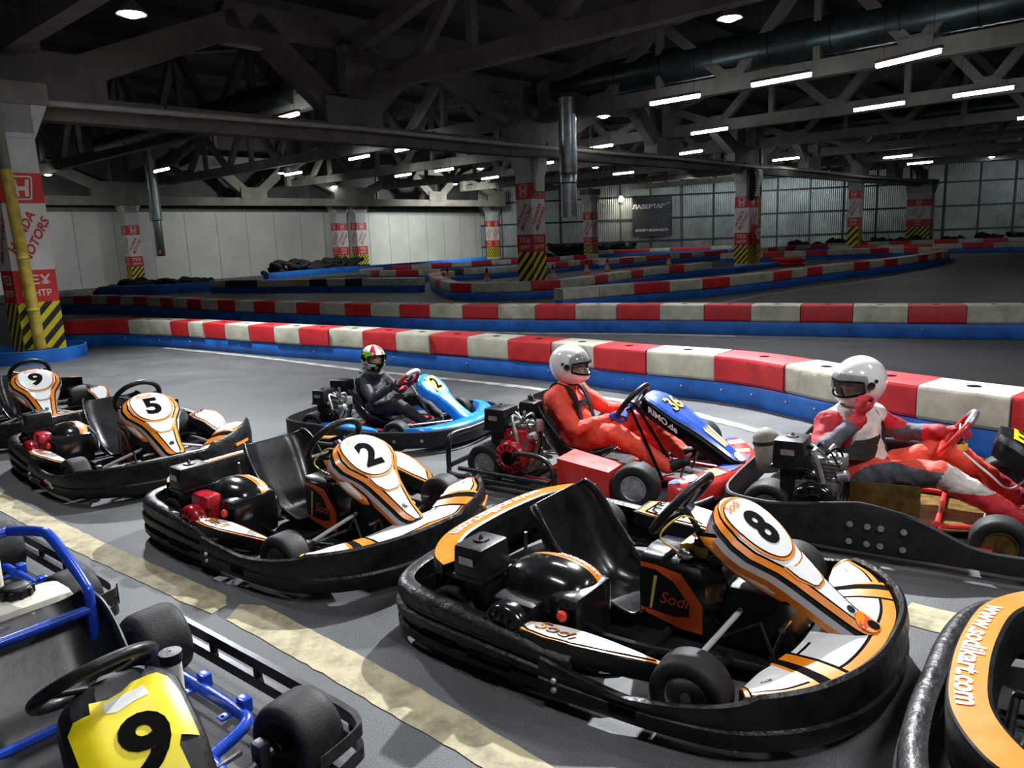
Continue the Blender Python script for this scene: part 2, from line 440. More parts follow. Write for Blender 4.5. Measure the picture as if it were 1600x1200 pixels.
R3 = [(1.21, 17.19), (2.93, 18.06), (4.79, 18.85), (6.88, 20.4), (9.65, 22.98), (12.88, 25.63), (15.66, 28.38), (17.42, 30.61), (18.95, 33.76), (18.34, 36.58), (15.46, 36.91), (12.86, 37.32), (10.4, 37.9)]
barrier(R3, 'hairpin barrier on the right', step=.95, cols='wwrwr')
R4 = [(-2.38, 30.0), (-2.79, 28.9), (-2.67, 26.6), (-2.04, 23.2), (-1.47, 21.39), (.09, 20.5), (1.31, 20.87), (1.86, 21.27), (2.97, 22.98), (4.82, 25.69), (6.47, 27.3), (7.42, 28.15)]
barrier(R4, 'barrier round the cone island', step=.86, cols='wrw')
barrier([(7.42, 28.15), (8.9, 29.3), (11.16, 31.85)], 'bare belt before the notice pillar', blocks=False)
barrier([(-11.24, 29.29), (-9.24, 28.34), (-6.28, 27.0), (-4.38, 25.93), (-2.9, 25.1)], 'barrier left of the cone island', cols='wddppwdwdwww', step=.75)
barrier([(-5.89, 36.91), (-6.82, 36.6), (-6.61, 35.21), (-5.23, 32.72), (-3.53, 31.99), (-1.39, 31.39), (.46, 32.6), (1.64, 33.77), (4.16, 36.78), (6.55, 38.31)], 'pale curved barrier behind the cone island', cols='pwpwrwrwdw', step=1.0)
barrier([(-5.78, 38.6), (-3.05, 40.2), (.25, 41.6), (2.09, 42.69), (5.38, 45.76)], 'far barrier before the white wall', step=1.05, cols='rwrw')
barrier([(-12.07, 39.2), (-10.2, 43.6), (-7.0, 46.9), (-3.6, 51.6), (-1.48, 55.84)], 'white wall', blocks=False, zb=.32)
barrier([(-15.94, 30.17), (-13.74, 29.99), (-11.75, 30.63)], 'long plain belt at the left wall', blocks=False, zb=.36)
barrier([(-18.9, 27.3), (-16.63, 28.96), (-16.0, 29.73)], 'short pale barrier behind the nearest pillar', cols='w', belt=False, zb=.0, zt=.3, step=1.1)
barrier([(17.6, 42.4), (19.6, 40.0), (21.86, 38.53), (24.61, 36.91), (27.6, 34.4)], 'far right barrier with the bright blue belt', step=1.2, cols='wrwr')
barrier([(12.74, 43.22), (14.84, 44.4), (17.6, 47.3), (21.14, 48.4), (26.23, 47.6), (30.07, 45.15), (33, 42.)], 'outermost barrier by the metal wall', step=1.25, cols='rwrw')
barrier([(4.49, 35.74), (6.43, 37.6), (8.89, 40.3), (12.24, 43.1)], 'straight barrier left of the notice pillar', step=1.05, cols='wrwrr')
barrier([(6.2, 53.6), (9.66, 55.0), (15.62, 54.0)], 'farthest barrier under the banner', step=1.4, cols='wrr')

# ------------------------------------------------------------------ pillars
def h_logo(mb, fn, cx, cz, s, m):
    # rounded frame with a flared letter H
    def ring(k): return [(cx+s*k*x, cz+s*k*y) for x, y in [(-.42, .40), (-.36, .47), (.36, .47), (.42, .40), (.33, -.38), (.26, -.45), (-.26, -.45), (-.33, -.38)]]
    a, b = ring(1.), ring(.87)
    n = len(a); vs = [fn(*p, .006) for p in a]+[fn(*p, .006) for p in b]
    mb.add(vs, [(i, (i+1) % n, n+(i+1) % n, n+i) for i in range(n)], m)
    for sg in (-1, 1):
        P = [(.30*sg, .33), (.17*sg, .33), (.11*sg, .0), (.10*sg, -.32), (.22*sg, -.32), (.25*sg, 0)]
        mb.add([fn(cx+s*x, cz+s*y, .006) for x, y in P], [tuple(range(6))], m)
    P = [(-.13, .07), (.13, .07), (.12, -.09), (-.12, -.09)]
    mb.add([fn(cx+s*x, cz+s*y, .006) for x, y in P], [(0, 1, 2, 3)], m)
def pillar(pos, label, w=.60, d=.60, top=4.0, faces=('x', 'y'), zs=(.92, 1.43, 2.46, 2.92), small=1., detail=True):
    root = thing('pillar', pos, math.atan2(U.y, U.x), label, 'pillar')
    mb = MB(); mb.box((0, 0, top/2), (w, d, top), 'concrete_light', bev=.02); mb.build('shaft', root)
    mb = MB(); mb.box((0, 0, top-.25), (w*1.05, d*1.05, .5), 'concrete_light', bev=.02); mb.box((0, 0, top+.12), (w*1.9, d*1.15, .34), 'concrete', bev=.03)
    mb.prism([(-w*.5, -.55), (w*.5, -.55), (w*.92, 0), (-w*.92, 0)], d*1.05, 'concrete_light', Matrix.Translation((0, d*.525, top)) @ Matrix.Rotation(PI/2, 4, 'X'))
    mb.build('capital', root)
    hz, a1, a2, a3 = zs
    for fc in faces:
        # face 'x': outward -x (length d along y); face 'y': outward -y (length w along x)
        if fc == 'x': fn = lambda a, b, h, W=w: Vector((-W/2-.004-h, -a, b)); L = d
        else: fn = lambda a, b, h, D=d: Vector((a, -D/2-.004-h, b)); L = w
        h = L/2+.004; mb = MB()
        def q(x0, x1, z0, z1, m, o=0): mb.add([fn(x0, z0, o), fn(x1, z0, o), fn(x1, z1, o), fn(x0, z1, o)], [(0, 1, 2, 3)], m)
        q(-h, h, hz, a1, 'poster_red'); q(-h, h, a1, a2, 'poster_white'); q(-h, h, a2, a3, 'poster_red')
        h_logo(mb, fn, 0, (a2+a3)/2, min(.40, L*.7), 'poster_white')
        k = min(1, L/.6)*(a2-a1)/1.03
        mb.text('HONDA', fn, .005, 'poster_text', .140*k, .028, .25, (-.095*L/.6, (a1+a2)/2+.07*k), R(60), 1.02)
        mb.text('MOTORS', fn, .005, 'poster_text', .140*k, .028, .25, (.085*L/.6, (a1+a2)/2-.05*k), R(60), 1.02)
        mb.text('ТЕХ', fn, .005, 'poster_white', .150*k, .022, 0, (0, hz+.36*(a1-hz)/.51), 0, 1.2)
        mb.text('ЦЕНТР', fn, .005, 'poster_white', .125*k, .022, 0, (0, hz+.14*(a1-hz)/.51), 0, .95)
        mb.build('banner', root, smooth=0)
        mb = MB(); z1 = hz; q(-h, h, .14, z1, 'hazard_yellow', .001)
        n = 6; st = (z1-.14)/3.2
        for i in range(-3, 5):
            z0 = .14+i*st; P = [(-h, z0), (h, z0+2*h*1.05), (h, z0+2*h*1.05+st*.5), (-h, z0+st*.5)]
            # clip to the band
            C = clip_band(P, .14, z1)
            if len(C) > 2: mb.add([fn(x, z, .003) for x, z in C], [tuple(range(len(C)))], 'hazard_black')
        mb.build('hazard_band', root, smooth=0)
    return root
def clip_band(P, lo, hi):
    for zc, keep in ((lo, lambda z: z >= lo-1e-9), (hi, lambda z: z <= hi+1e-9)):
        out = []
        for i in range(len(P)):
            a, b = P[i], P[(i+1) % len(P)]
            if keep(a[1]): out.append(a)
            if keep(a[1]) != keep(b[1]):
                t = (zc-a[1])/(b[1]-a[1]); out.append((a[0]+(b[0]-a[0])*t, zc))
        P = out
        if not P: return []
    return P
PC = Vector((-7.72, 12.55, 0))
p1 = pillar(tuple(PC), 'nearest pillar at left with red and white posters, hazard stripes and yellow pipe')
mb = MB(); mb.tube([(-.12, -.47, .1), (-.22, -.47, 2.95)], .085, 'pipe_yellow', 14); mb.tube([(-.22, -.47, 2.95), (-.24, -.47, 4.2)], .075, 'concrete', 14)
for z in (.8, 1.6): mb.lathe([(.085, 0), (.095, .01), (.095, .03), (.085, .04)], 'pipe_yellow', (-.12-.1*z/2.95, -.47, z), n=14)
mb.build('drain_pipe', p1)['label'] = 'yellow painted drain pipe'
mb = MB(); mb.box((0, 0, .07), (.66, .66, .14), 'pipe_yellow', bev=.02); mb.build('plinth', p1)
def s_box(root, x, y, top):
    # kinked white downpipe casing on the pillar head
    mb = MB(); M = Matrix.Translation((x, y, 0))
    rings = []
    for z, o, hw in ((2.93, 0, .2), (3.3, 0, .2), (3.62, -.12, .2), (3.95, -.12, .2), (4.02, -.05, .2)):
        rings.append([(x-hw, y+o-.10, z), (x+hw, y+o-.10, z), (x+hw, y+.0, z), (x-hw, y+.0, z)])
    mb.loft(rings, 'concrete_light'); o = mb.build('pipe_casing', root); return o
p2 = pillar(tuple(C0+U*SP+Vector((-.35, .2, 0))), 'central pillar with red and white posters standing inside the cone island', zs=(1.18, 1.69, 2.72, 3.18))
s_box(p2, 0, -.31, 4)
p3 = pillar(tuple(C0+U*SP*2), 'pillar with the notice boards and curved loudspeaker, right of centre', w=.85, d=.62)
mb = MB(); mb.tube([(.52, -.36, .0), (.52, -.36, 3.0)], .07, 'pipe_yellow', 12); mb.tube([(.52, -.36, 3.0), (.52, -.36, 5.0)], .07, 'duct_dark', 12); mb.build('drain_pipe', p3)
s_box(p3, .2, -.31, 4)
mb = MB(); mb.box((.12, -.40, 1.35), (.62, .12, .82), 'fire_red', bev=.02)
for a, b, c, d in ((-.08, 1.48, .10, .2), (.10, 1.55, .2, .14), (.10, 1.30, .22, .22), (.32, 1.28, .08, .26), (.3, 1.55, .1, .2)): mb.box((.12+a-.04, -.463, b-.05), (c, .006, d), 'poster_white', bev=0)
mb.build('fire_cabinet', p3)['label'] = 'red fire cabinet covered with white notices'
p4 = pillar(tuple(C0+U*SP*3+Vector((.4, .9, 0))), 'narrow poster pillar standing far right before the metal wall', zs=(1.45, 1.96, 2.99, 3.45))
p5 = pillar(tuple(C0+U*SP*3.95), 'wide double poster pillar at far right before the metal wall', w=.9, d=1.5, zs=(1.25, 1.72, 2.6, 3.05))
pillar((-18.42, 38.6, 0), 'striped wall pillar at far left with steel duct beside it', w=.6, d=.6, faces=('y', 'x'))
pillar((-10.55, 49.8, 0), 'left one of the paired striped pillars on the white wall', w=.8, d=.6, faces=('y', 'x'))
pillar((-9.5, 50.7, 0), 'right one of the paired striped pillars on the white wall', w=.8, d=.6, faces=('y', 'x'))
pillar((-1.05, 61., 0), 'corner pillar where the white wall meets the metal wall', w=.75, d=.75)
pillar((5.2, 48., 0), 'ragged poster pillar left of the dark banner', w=.62, d=.62)

# loudspeaker, duct, belts
t = thing('loudspeaker', tuple(C0+U*SP*2+Vector((-.06, -.88, 3.35))), 0, 'curved black line loudspeaker hanging on the notice pillar', 'loudspeaker')
mb = MB(); prof = [(-.16, .62), (.0, .66), (.12, .5), (.18, .2), (.18, -.15), (.12, -.45), (.0, -.62), (-.16, -.55)]
mb.prism(prof, .34, 'plastic_black', Matrix.Translation((0, .17, 0)) @ Matrix.Rotation(PI/2, 4, 'X')); mb.build('cabinet', t)
mb = MB()
for k in range(9):
    z = -.42+k*.11; mb.box((.155-.10*abs(z/.66)**2, -.176, z), (.09, .012, .07), 'white_ink', bev=.004)
mb.build('grille', t)
t = thing('ventilation_duct', (1.80, 22.0, 0), 0, 'vertical galvanised duct ending in mid air right of the central pillar', 'duct')
mb = MB(); mb.lathe([(.215, 2.13), (.22, 2.16), (.22, 3.05), (.235, 3.06), (.235, 3.28), (.22, 3.30)], 'galv', n=28); mb.lathe([(.205, 2.14), (.205, 2.5)], 'ink', n=24); mb.build('lower_sleeve', t)
mb = MB(); mb.lathe([(.24, 3.28), (.245, 3.3), (.245, 5.3)], 'galv', n=28); mb.build('pipe', t)
mb = MB()
for z in (3.05, 3.30): mb.lathe([(.23, z-.015), (.252, z-.015), (.252, z+.015), (.23, z+.015)], 'dark_metal', n=28)
mb.build('clamp', t)
t = thing('ventilation_duct', (-16.2, 36.6, 0), 0, 'slim steel duct beside the far left wall pillar', 'duct')
mb = MB(); mb.lathe([(.2, 1.4), (.21, 1.42), (.21, 3.0), (.26, 3.05), (.26, 6.6)], 'galv', n=20); mb.build('pipe', t)
mb = MB(); mb.box((.1, -.24, 1.6), (.2, .02, .4), 'fire_red', bev=.005); mb.box((.1, -.256, 1.6), (.09, .006, .2), 'poster_white', bev=0); mb.build('notice', t)
P = [(PC.x+.02+.68*math.cos(a*PI/16), PC.y-.12+.68*math.sin(a*PI/16)) for a in range(32)][::-1]
mb = MB(); mb.sweep(P, [(0, 0), (-.012, .03), (-.012, .2), (-.03, .205), (-.045, .2), (-.045, 0)], 'belt_blue', closed=True)
tag(mb.build('barrier_belt'), 'round blue rubber belt ringed about the foot of the nearest pillar', 'barrier belt')
mb = MB(); mb.lathe([(.13, .0), (.25, .02), (.29, .08), (.25, .15), (.13, .17)], 'rubber', (-.13, -.5, .03), n=24); mb.build('pipe_collar', p1)
P3 = C0+U*SP*2
t = MB()
for k in range(2): t.lathe([(.25, .0+k*.18), (.62, .01+k*.18), (.68, .09+k*.18), (.62, .17+k*.18), (.25, .18+k*.18)], 'block_red', (P3.x+1.5, P3.y-1.0, 0), n=24)
tag(t.build('tyre_stack'), 'short red painted tyre stack right of the notice pillar', 'tyre stack')

# walls
def quad_wall(name, a, b, z0, z1, m, step, seam_m, rails=(), seam=.03, dep=.02):
    a = Vector(a); b = Vector(b); L = (b-a).length; t = (b-a)/L; nrm = Vector((t.y, -t.x, 0)); mb = MB()
    A, B = a.to_3d(), b.to_3d()
    mb.add([A+Vector((0, 0, z0)), B+Vector((0, 0, z0)), B+Vector((0, 0, z1)), A+Vector((0, 0, z1))], [(0, 1, 2, 3)], m)
    M = Matrix(((t.x, nrm.x, 0), (t.y, nrm.y, 0), (0, 0, 1))).to_4x4()
    k = int(L/step)
    for i in range(1, k+1):
        mb.box(A+t.to_3d()*(i*step)+nrm*dep/2+Vector((0, 0, (z0+z1)/2)), (seam, dep, z1-z0), seam_m, M, bev=0)
    for z in rails: mb.box(A+t.to_3d()*L/2+nrm*dep/2+Vector((0, 0, z)), (L, dep, seam*1.3), seam_m, M, bev=0)
    return struct(mb.build(name, smooth=0))
quad_wall('wall_left', (-44, 5), (-2.0, 62.2), 0, 3.62, 'wall_panel', 1.9, 'seam', seam=.025, dep=.008)
quad_wall('wall_left_upper', (-44.1, 5.05), (-2.1, 62.3), 3.62, 7.9, 'roof_slab', 6, 'concrete', (3.75,), seam=.16, dep=.12)
m = MATS['corrugated']; nt = m.node_tree; wv = nt.nodes.new('ShaderNodeTexWave'); wv.inputs['Scale'].default_value = 2.2; wv.bands_direction = 'X'
tc = nt.nodes.new('ShaderNodeTexCoord'); bp = nt.nodes.new('ShaderNodeBump'); bp.inputs['Distance'].default_value = .05; bp.inputs['Strength'].default_value = .7
nt.links.new(tc.outputs['Object'], wv.inputs['Vector']); nt.links.new(wv.outputs['Fac'], bp.inputs['Height']); nt.links.new(bp.outputs['Normal'], nt.nodes['Principled BSDF'].inputs['Normal'])
quad_wall('wall_back', (-2.6, 63.2), (60, 53.), 0, 5.6, 'corrugated', 2.35, 'frame_dark', (.9, 2.6, 4.3), seam=.10, dep=.08)
quad_wall('wall_back_upper', (-2.6, 63.3), (60, 53.1), 5.6, 7.9, 'roof_slab', 8, 'concrete', (), seam=.2)
quad_wall('wall_right', (60, 53.), (64, -6), 0, 7.9, 'roof_slab', 8, 'concrete', (), seam=.2)
# dark banner on the metal wall
t = thing('banner', (11.3, 60.5, 2.75), math.atan2(-10.2, 62.6), 'dark advertising banner with pale lettering hung before the metal wall', 'banner')
mb = MB(); fn = lambda a, b, h: Vector((a, -h, b)); mb.add([fn(-1.5, -1.5, 0), fn(1.5, -1.5, 0), fn(1.5, 1.5, 0), fn(-1.5, 1.5, 0)], [(0, 1, 2, 3)], 'banner_dark')
mb.text('ЛАЗЕРТАГ', fn, .01, 'banner_text', .34, .03, 0, (-.28, .78), 0, 1.1)
mb.text('ИГРАЙ В РЕАЛЬНОСТЬ', fn, .01, 'banner_text', .24, .03, 0, (0, -1.0), 0, .93)
random.seed(3)
for k in range(16):
    x, y = random.uniform(-.6, 1.3), random.uniform(-.6, .95); a = random.uniform(.2, .7); w = random.uniform(.05, .14)
    if x < .7 and y > .5: continue
    mb.add([fn(x, y, .006), fn(x+a*.5, y+.06, .006), fn(x+a*.55, y+.06+w, .006), fn(x+.05, y+w*.7, .006)], [(0, 1, 2, 3)], 'duct_dark')
mb.build('sheet', t, smooth=0)
mb = MB(); mb.tube([(-1.55, .03, 1.53), (1.55, .03, 1.53)], .03, 'frame_dark', 8); mb.build('pole', t)

# heaps of dark tyres along the walls
def heap(a, b, n, label, hmax=.7):
    mb = MB()
    for k in range(n):
        f = random.random(); x = a[0]+(b[0]-a[0])*f+random.uniform(-.5, .5); y = a[1]+(b[1]-a[1])*f+random.uniform(-.3, .6)
        z = random.uniform(.0, hmax); nrm = Vector((random.uniform(-.6, .6), random.uniform(-.6, .6), 1))
        mb.lathe([(.17, -.09), (.30, -.10), (.36, 0), (.30, .10), (.17, .09)], 'tyre_heap', (x, y, z*.8+.12), nrm, 10)
    o = mb.build('tyre_heap'); tag(o, label, 'tyres', None, 'stuff')
heap((-12.6, 41.), (-8.8, 48.2), 80, 'heap of dark old tyres along the white wall below the paired pillars', .75)
heap((-15.9, 31.0), (-11.9, 31.6), 34, 'row of dark old tyres behind the long plain belt', .35)
heap((3.2, 58.), (9., 57.2), 70, 'heap of dark old tyres at the metal wall left of the banner', .9)
heap((19., 52.5), (38., 51.5), 70, 'heap of dark old tyres along the metal wall at far right', .5)

# cones
cone_spots = [(-2.2, 28.4, 'leftmost of the six small traffic cones, at the left tip of the island'), (-.70, 26.0, 'second traffic cone from the left, just left of the central pillar'), (1.55, 26.5, 'first traffic cone right of the central pillar'), (3.05, 29.8, 'second traffic cone right of the central pillar'), (4.0, 31.0, 'third traffic cone right of the central pillar'), (7.0, 33.6, 'rightmost traffic cone, nearest the notice pillar')]
c0 = None
for x, y, lb in cone_spots:
    if c0 is None:
        c0 = thing('traffic_cone', (x, y), 0, lb.replace('traffic cone', 'orange cone'), 'traffic cone', 'small traffic cones on the island')
        mb = MB(); mb.box((0, 0, .02), (.36, .36, .04), 'cone_orange', bev=.01); mb.build('base', c0)
        mb = MB(); mb.lathe([(.14, .04), (.105, .22), (.075, .36), (.05, .50), (.025, .66), (.0, .665)], ['cone_orange', 'block_white', 'cone_orange', 'rubber', 'rubber'], n=16); mb.build('body', c0)
    else:
        r = c0.copy(); COL.objects.link(r); r.location = (x, y, 0); r['label'] = lb.replace('traffic cone', 'orange cone')
        for ch in list(c0.children):
            c = ch.copy(); COL.objects.link(c); c.parent = r

# ------------------------------------------------------------------ roof structure
def beam(mb, p, q, w, h, m='concrete'):
    p, q = Vector(p), Vector(q); t = (q-p).normalized(); up = Vector((0, 0, 1)) if abs(t.z) < .95 else Vector((1, 0, 0))
    s = t.cross(up).normalized(); n = s.cross(t)
    rings = [[c+s*a*w/2+n*b*h/2 for a, b in ((-1, -1), (1, -1), (1, 1), (-1, 1))] for c in (p, q)]
    mb.loft(rings, m)
ROT = math.atan2(U.y, U.x)
subs = ['nearest', 'second', 'third', 'fourth', 'fifth', 'sixth']
def sub_truss(k, origin, label):
    root = thing('eaves_truss', tuple(origin+U*SP*k), ROT, label, 'roof truss'); root['kind'] = 'structure'
    mb = MB(); beam(mb, (.0, 0, 4.08), (SP, 0, 4.08), .34, .42); mb.build('bottom_chord', root, 0)
    mb = MB()
    beam(mb, (.0, 0, 4.6), (1.5, 0, 4.6), .36, .75); beam(mb, (SP-1.5, 0, 4.6), (SP, 0, 4.6), .36, .75)
    beam(mb, (1.1, 0, 4.72), (4.2, 0, 6.05), .34, .5); beam(mb, (SP-1.1, 0, 4.72), (SP-4.2, 0, 6.05), .34, .5)
    beam(mb, (3.9, 0, 6.15), (SP-3.9, 0, 6.15), .34, .5)
    beam(mb, (4.5, 0, 6.1), (6.5, 0, 4.5), .34, .5); beam(mb, (SP-4.5, 0, 6.1), (SP-6.5, 0, 4.5), .34, .5)
    mb.box((4.5, 0, 5.95), (1.3, .33, .7), 'concrete', bev=.05); mb.box((SP-4.5, 0, 5.95), (1.3, .33, .7), 'concrete', bev=.05)
    mb.build('web', root, 0)
    mb = MB(); mb.box((SP/2, 0, 4.52), (1.55, .52, .62), 'concrete', bev=.02); mb.build('bearing_block', root, 0)
for k in range(-1, 4): sub_truss(k, C0, 'concrete eaves truss spanning the pillar row, %s bay from the left' % ORD[k+1])
for k in range(0, 3): sub_truss(k, Vector((-27.5, 28.2, 0)), 'concrete eaves truss above the white left wall, %s bay from the left' % ORD[k])
def roof_truss(s, side, label):
    L = 24.; o = C0+U*s
    root = thing('roof_truss', tuple(o), ROT, label, 'roof truss'); root['kind'] = 'structure'
    g = -side
    top = lambda t: 5.75+1.85*(1-((t-L/2)/(L/2))**2)
    mb = MB(); beam(mb, (0, .2*g, 5.02), (0, L*g, 5.02), .28, .36); mb.build('bottom_chord', root, 0)
    mb = MB(); T = [.2, 4, 8, 12, 16, 20, L]
    for a, b in zip(T, T[1:]): beam(mb, (0, a*g, top(a)), (0, b*g, top(b)), .28, .34)
    beam(mb, (0, .4*g, 4.9), (0, .4*g, top(.4)), .28, .8)
    beam(mb, (0, (L-.4)*g, 4.9), (0, (L-.4)*g, top(.4)), .28, .8)
    mb.build('top_chord', root, 0)
    mb = MB()
    B = [2.2, 6, 10, 14, 18, 21.8]
    for i, b in enumerate(B):
        for a in T[i:i+2]: beam(mb, (0, b*g, 5.05), (0, a*g, top(a)), .2, .24)
        mb.box((0, b*g, 5.22), (.26, .7, .3), 'concrete', bev=.08)
    for t_ in (4, 8, 12, 16, 20): beam(mb, (0, t_*g, 5.0), (0, t_*g, top(t_)), .16, .18)
    mb.build('web', root, 0)
for i in range(-1, 8):
    s = i*SP/2
    roof_truss(s, 1, 'concrete roof truss over the track toward the camera side, %s from the left' % ORD[i+1])
    if i >= -1: roof_truss(s, -1, 'concrete roof truss over the left hall toward the white wall, %s from the left' % ORD[i+1])
# roof purlins
mb = MB()
for k in range(-8, 9):
    a = C0+V*(k*3.0)-U*9; b = C0+V*(k*3.0)+U*60
    beam(mb, (a.x, a.y, 7.75), (b.x, b.y, 7.75), .12, .22, 'roof_slab')
struct(mb.build('ceiling_ribs', smooth=0))
# long service pipe on the pillar row
mb = MB(); n = -V
P = [C0-U*3+n*.42+Vector((0, 0, 4.08))]+[C0+U*(SP*k/2)+n*.42+Vector((0, 0, 4.10+(.06 if k % 2 else 0))) for k in range(0, 9)]
mb.tube(P, .055, 'pipe_paint', 10)
for k in range(24): q = C0+U*(k*2.2-2)+n*.42; mb.box((q.x, q.y, 4.17), (.03, .03, .2), 'dark_metal', ROT, bev=0)
tag(mb.build('service_pipe'), 'long pale service pipe running along the beam above the pillars', 'pipe')
def duct(a, b, r, label):
    a, b = Vector(a), Vector(b); mb = MB(); mb.tube([a, b], r, 'duct_dark', 20); d = (b-a); L = d.length
    root = None
    for k in range(1, int(L/1.4)):
        c = a+d*(k*1.4/L); mb.lathe([(r, -.02), (r+.015, -.015), (r+.015, .015), (r, .02)], 'dark_metal', c, d, 20)
    tag(mb.build('air_duct'), label, 'duct')
duct((1.2, 23.6, 5.75), (11.5, 14.2, 5.75), .42, 'big dark air duct under the roof, upper right of the central pillar')
duct((12.2, 33.0, 5.5), (24., 22.5, 5.5), .38, 'dark air duct under the roof at far right beyond the tube lamps')
duct((-8.6, 12.4, 5.4), (-2.6, 6.9, 5.4), .20, 'thin dark pipe crossing the upper left corner under the roof')
duct((-5.0, 19.5, 5.3), (-14., 28., 5.3), .3, 'dark air duct under the roof on the left behind the pillar row')

# ------------------------------------------------------------------ lamps
TUBES = [((7.26, 15.67), (7.88, 14.48)), ((5.36, 17.13), (6.2, 16.24)), ((3.58, 19.02), (4.44, 18.21)), ((11.12, 19.69), (11.9, 18.8)), ((9.44, 21.39), (10.22, 20.48)), ((5.96, 25.12), (6.78, 24.16)), ((6.93, 31.6), (7.63, 30.6)), ((2.95, 28.35), (3.75, 27.4)), ((-5.55, 28.7), (-4.6, 27.63)), ((-3.56, 26.6), (-2.73, 25.6)), ((-5.08, 36.87), (-4.1, 35.7)), ((-3.06, 34.99), (-2.1, 33.9)), ((-5.43, 19.24), (-4.75, 18.55)), ((17.9, 37.5), (18.8, 36.4)), ((21.4, 42.2), (22.3, 41.0)), ((15.9, 24.6), (16.7, 23.7)), ((-13.3, 30.3), (-12.2, 29.2)), ((-9.3, 33.8), (-8.3, 32.8)), ((1.2, 33.9), (2.1, 32.8)), ((.9, 38.), (1.9, 36.9)), ((12.3, 36.4), (13.2, 35.3)), ((5.6, 41.), (6.6, 39.9)), ((-1.2, 40.6), (-.2, 39.4))]
TWHERE = ['uppermost, at upper right', 'left of the uppermost at upper right', 'above the hanging duct, leftmost of the upper three', 'at the right picture edge below the uppermost', 'below the big three, right of centre', 'above the notice pillar, upper of the pair', 'lowest, just left of the notice pillar', 'just right of the hanging duct', 'left hall, left of the central pair', 'left hall, upper right of the pair', 'left hall, lower left in the back row', 'left hall, lower right in the back row', 'small, above the long service pipe at left', 'before the double pillar, left one', 'before the double pillar, right one', 'far right, cut by the picture edge', 'right of the nearest pillar', 'above the paired wall pillars', 'just right of the central pillar, upper', 'just right of the central pillar, lower', 'right of the notice pillar under the pipe', 'far middle, left of the dark banner', 'tiny, left of the central pillar']
lamp0 = None
for (a, b), wh in zip(TUBES, TWHERE):
    c = ((a[0]+b[0])/2, (a[1]+b[1])/2, 4.6); rz = math.atan2(b[1]-a[1], b[0]-a[0])
    lb = 'glowing white tube lamp under the roof, '+wh
    if lamp0 is None:
        lamp0 = thing('tube_lamp', c, rz, lb, 'lamp', 'tube lamps under the roof')
        mb = MB(); mb.box((0, 0, .07), (1.34, .10, .06), 'lamp_body', bev=.01)
        for x in (-.5, .5): mb.tube([(x, 0, .1), (x, 0, 3.2)], .005, 'dark_metal', 6)
        mb.build('housing', lamp0)
        mb = MB(); mb.tube([(-.64, 0, 0), (.64, 0, 0)], .042, 'tube_glow', 10); mb.build('tube', lamp0)
    else:
        r = lamp0.copy(); COL.objects.link(r); r.location = c; r.rotation_euler = (0, 0, rz); r['label'] = lb
        for ch in list(lamp0.children):
            k = ch.copy(); COL.objects.link(k); k.parent = r
FL = [(-5.22, 11.81, 5., 'at upper left, brightest'), (3.76, 13.31, 5., 'at top, right of centre'), (2.98, 23.42, 5., 'under the end of the big duct'), (12.07, 32.51, 5., 'above the track right of the notice pillar'), (20.58, 41.29, 5., 'above the double pillar'), (27.4, 44.5, 5., 'farthest right'), (-4.63, 28.94, 5., 'left hall, highest of the small ones'), (-10.36, 37.16, 5., 'left hall, star-like above the wall'), (-10.05, 47.0, 5., 'above the paired wall pillars, large'), (-18.33, 43.0, 5., 'far left, small, below the beam'), (-19.2, 33.6, 5., 'just right of the nearest pillar'), (4.75, 41.0, 5., 'far middle right of the hanging duct, lower'), (5.73, 37.93, 5., 'far middle right of the hanging duct, upper'), (-1.14, 38.97, 5., 'left of the central pillar, upper'), (-3.01, 49.0, 5., 'left of the central pillar, lower')]
f0 = None
for x, y, z, wh in FL:
    lb = 'round floodlight hanging under the roof, '+wh
    if f0 is None:
        f0 = thing('floodlight', (x, y, z), 0, lb, 'lamp', 'round floodlights under the roof')
        mb = MB(); mb.lathe([(.03, .3), (.05, .18), (.20, .0), (.21, -.02), (.20, -.02), (.05, .1)], 'lamp_body', n=20); mb.tube([(0, 0, .3), (0, 0, .55)], .012, 'dark_metal', 6); mb.build('shade', f0)
        mb = MB(); mb.ball((0, 0, .02), (.16, .16, .09), 'bulb_glow', 16, 8); mb.build('bulb', f0)
    else:
        r = f0.copy(); COL.objects.link(r); r.location = (x, y, z); r['label'] = lb
        for ch in list(f0.children):
            k = ch.copy(); COL.objects.link(k); k.parent = r
t = thing('wall_lamp', (9.0, 60.85, 4.15), 0, 'warm lamp glowing on the metal wall left of the banner', 'lamp')
mb = MB(); mb.ball((0, 0, 0), (.2, .12, .2), 'warm_glow', 14, 8); mb.build('bulb', t)
mb = MB(); mb.box((0, .14, .1), (.3, .1, .4), 'lamp_body', bev=.03); mb.build('bracket', t)
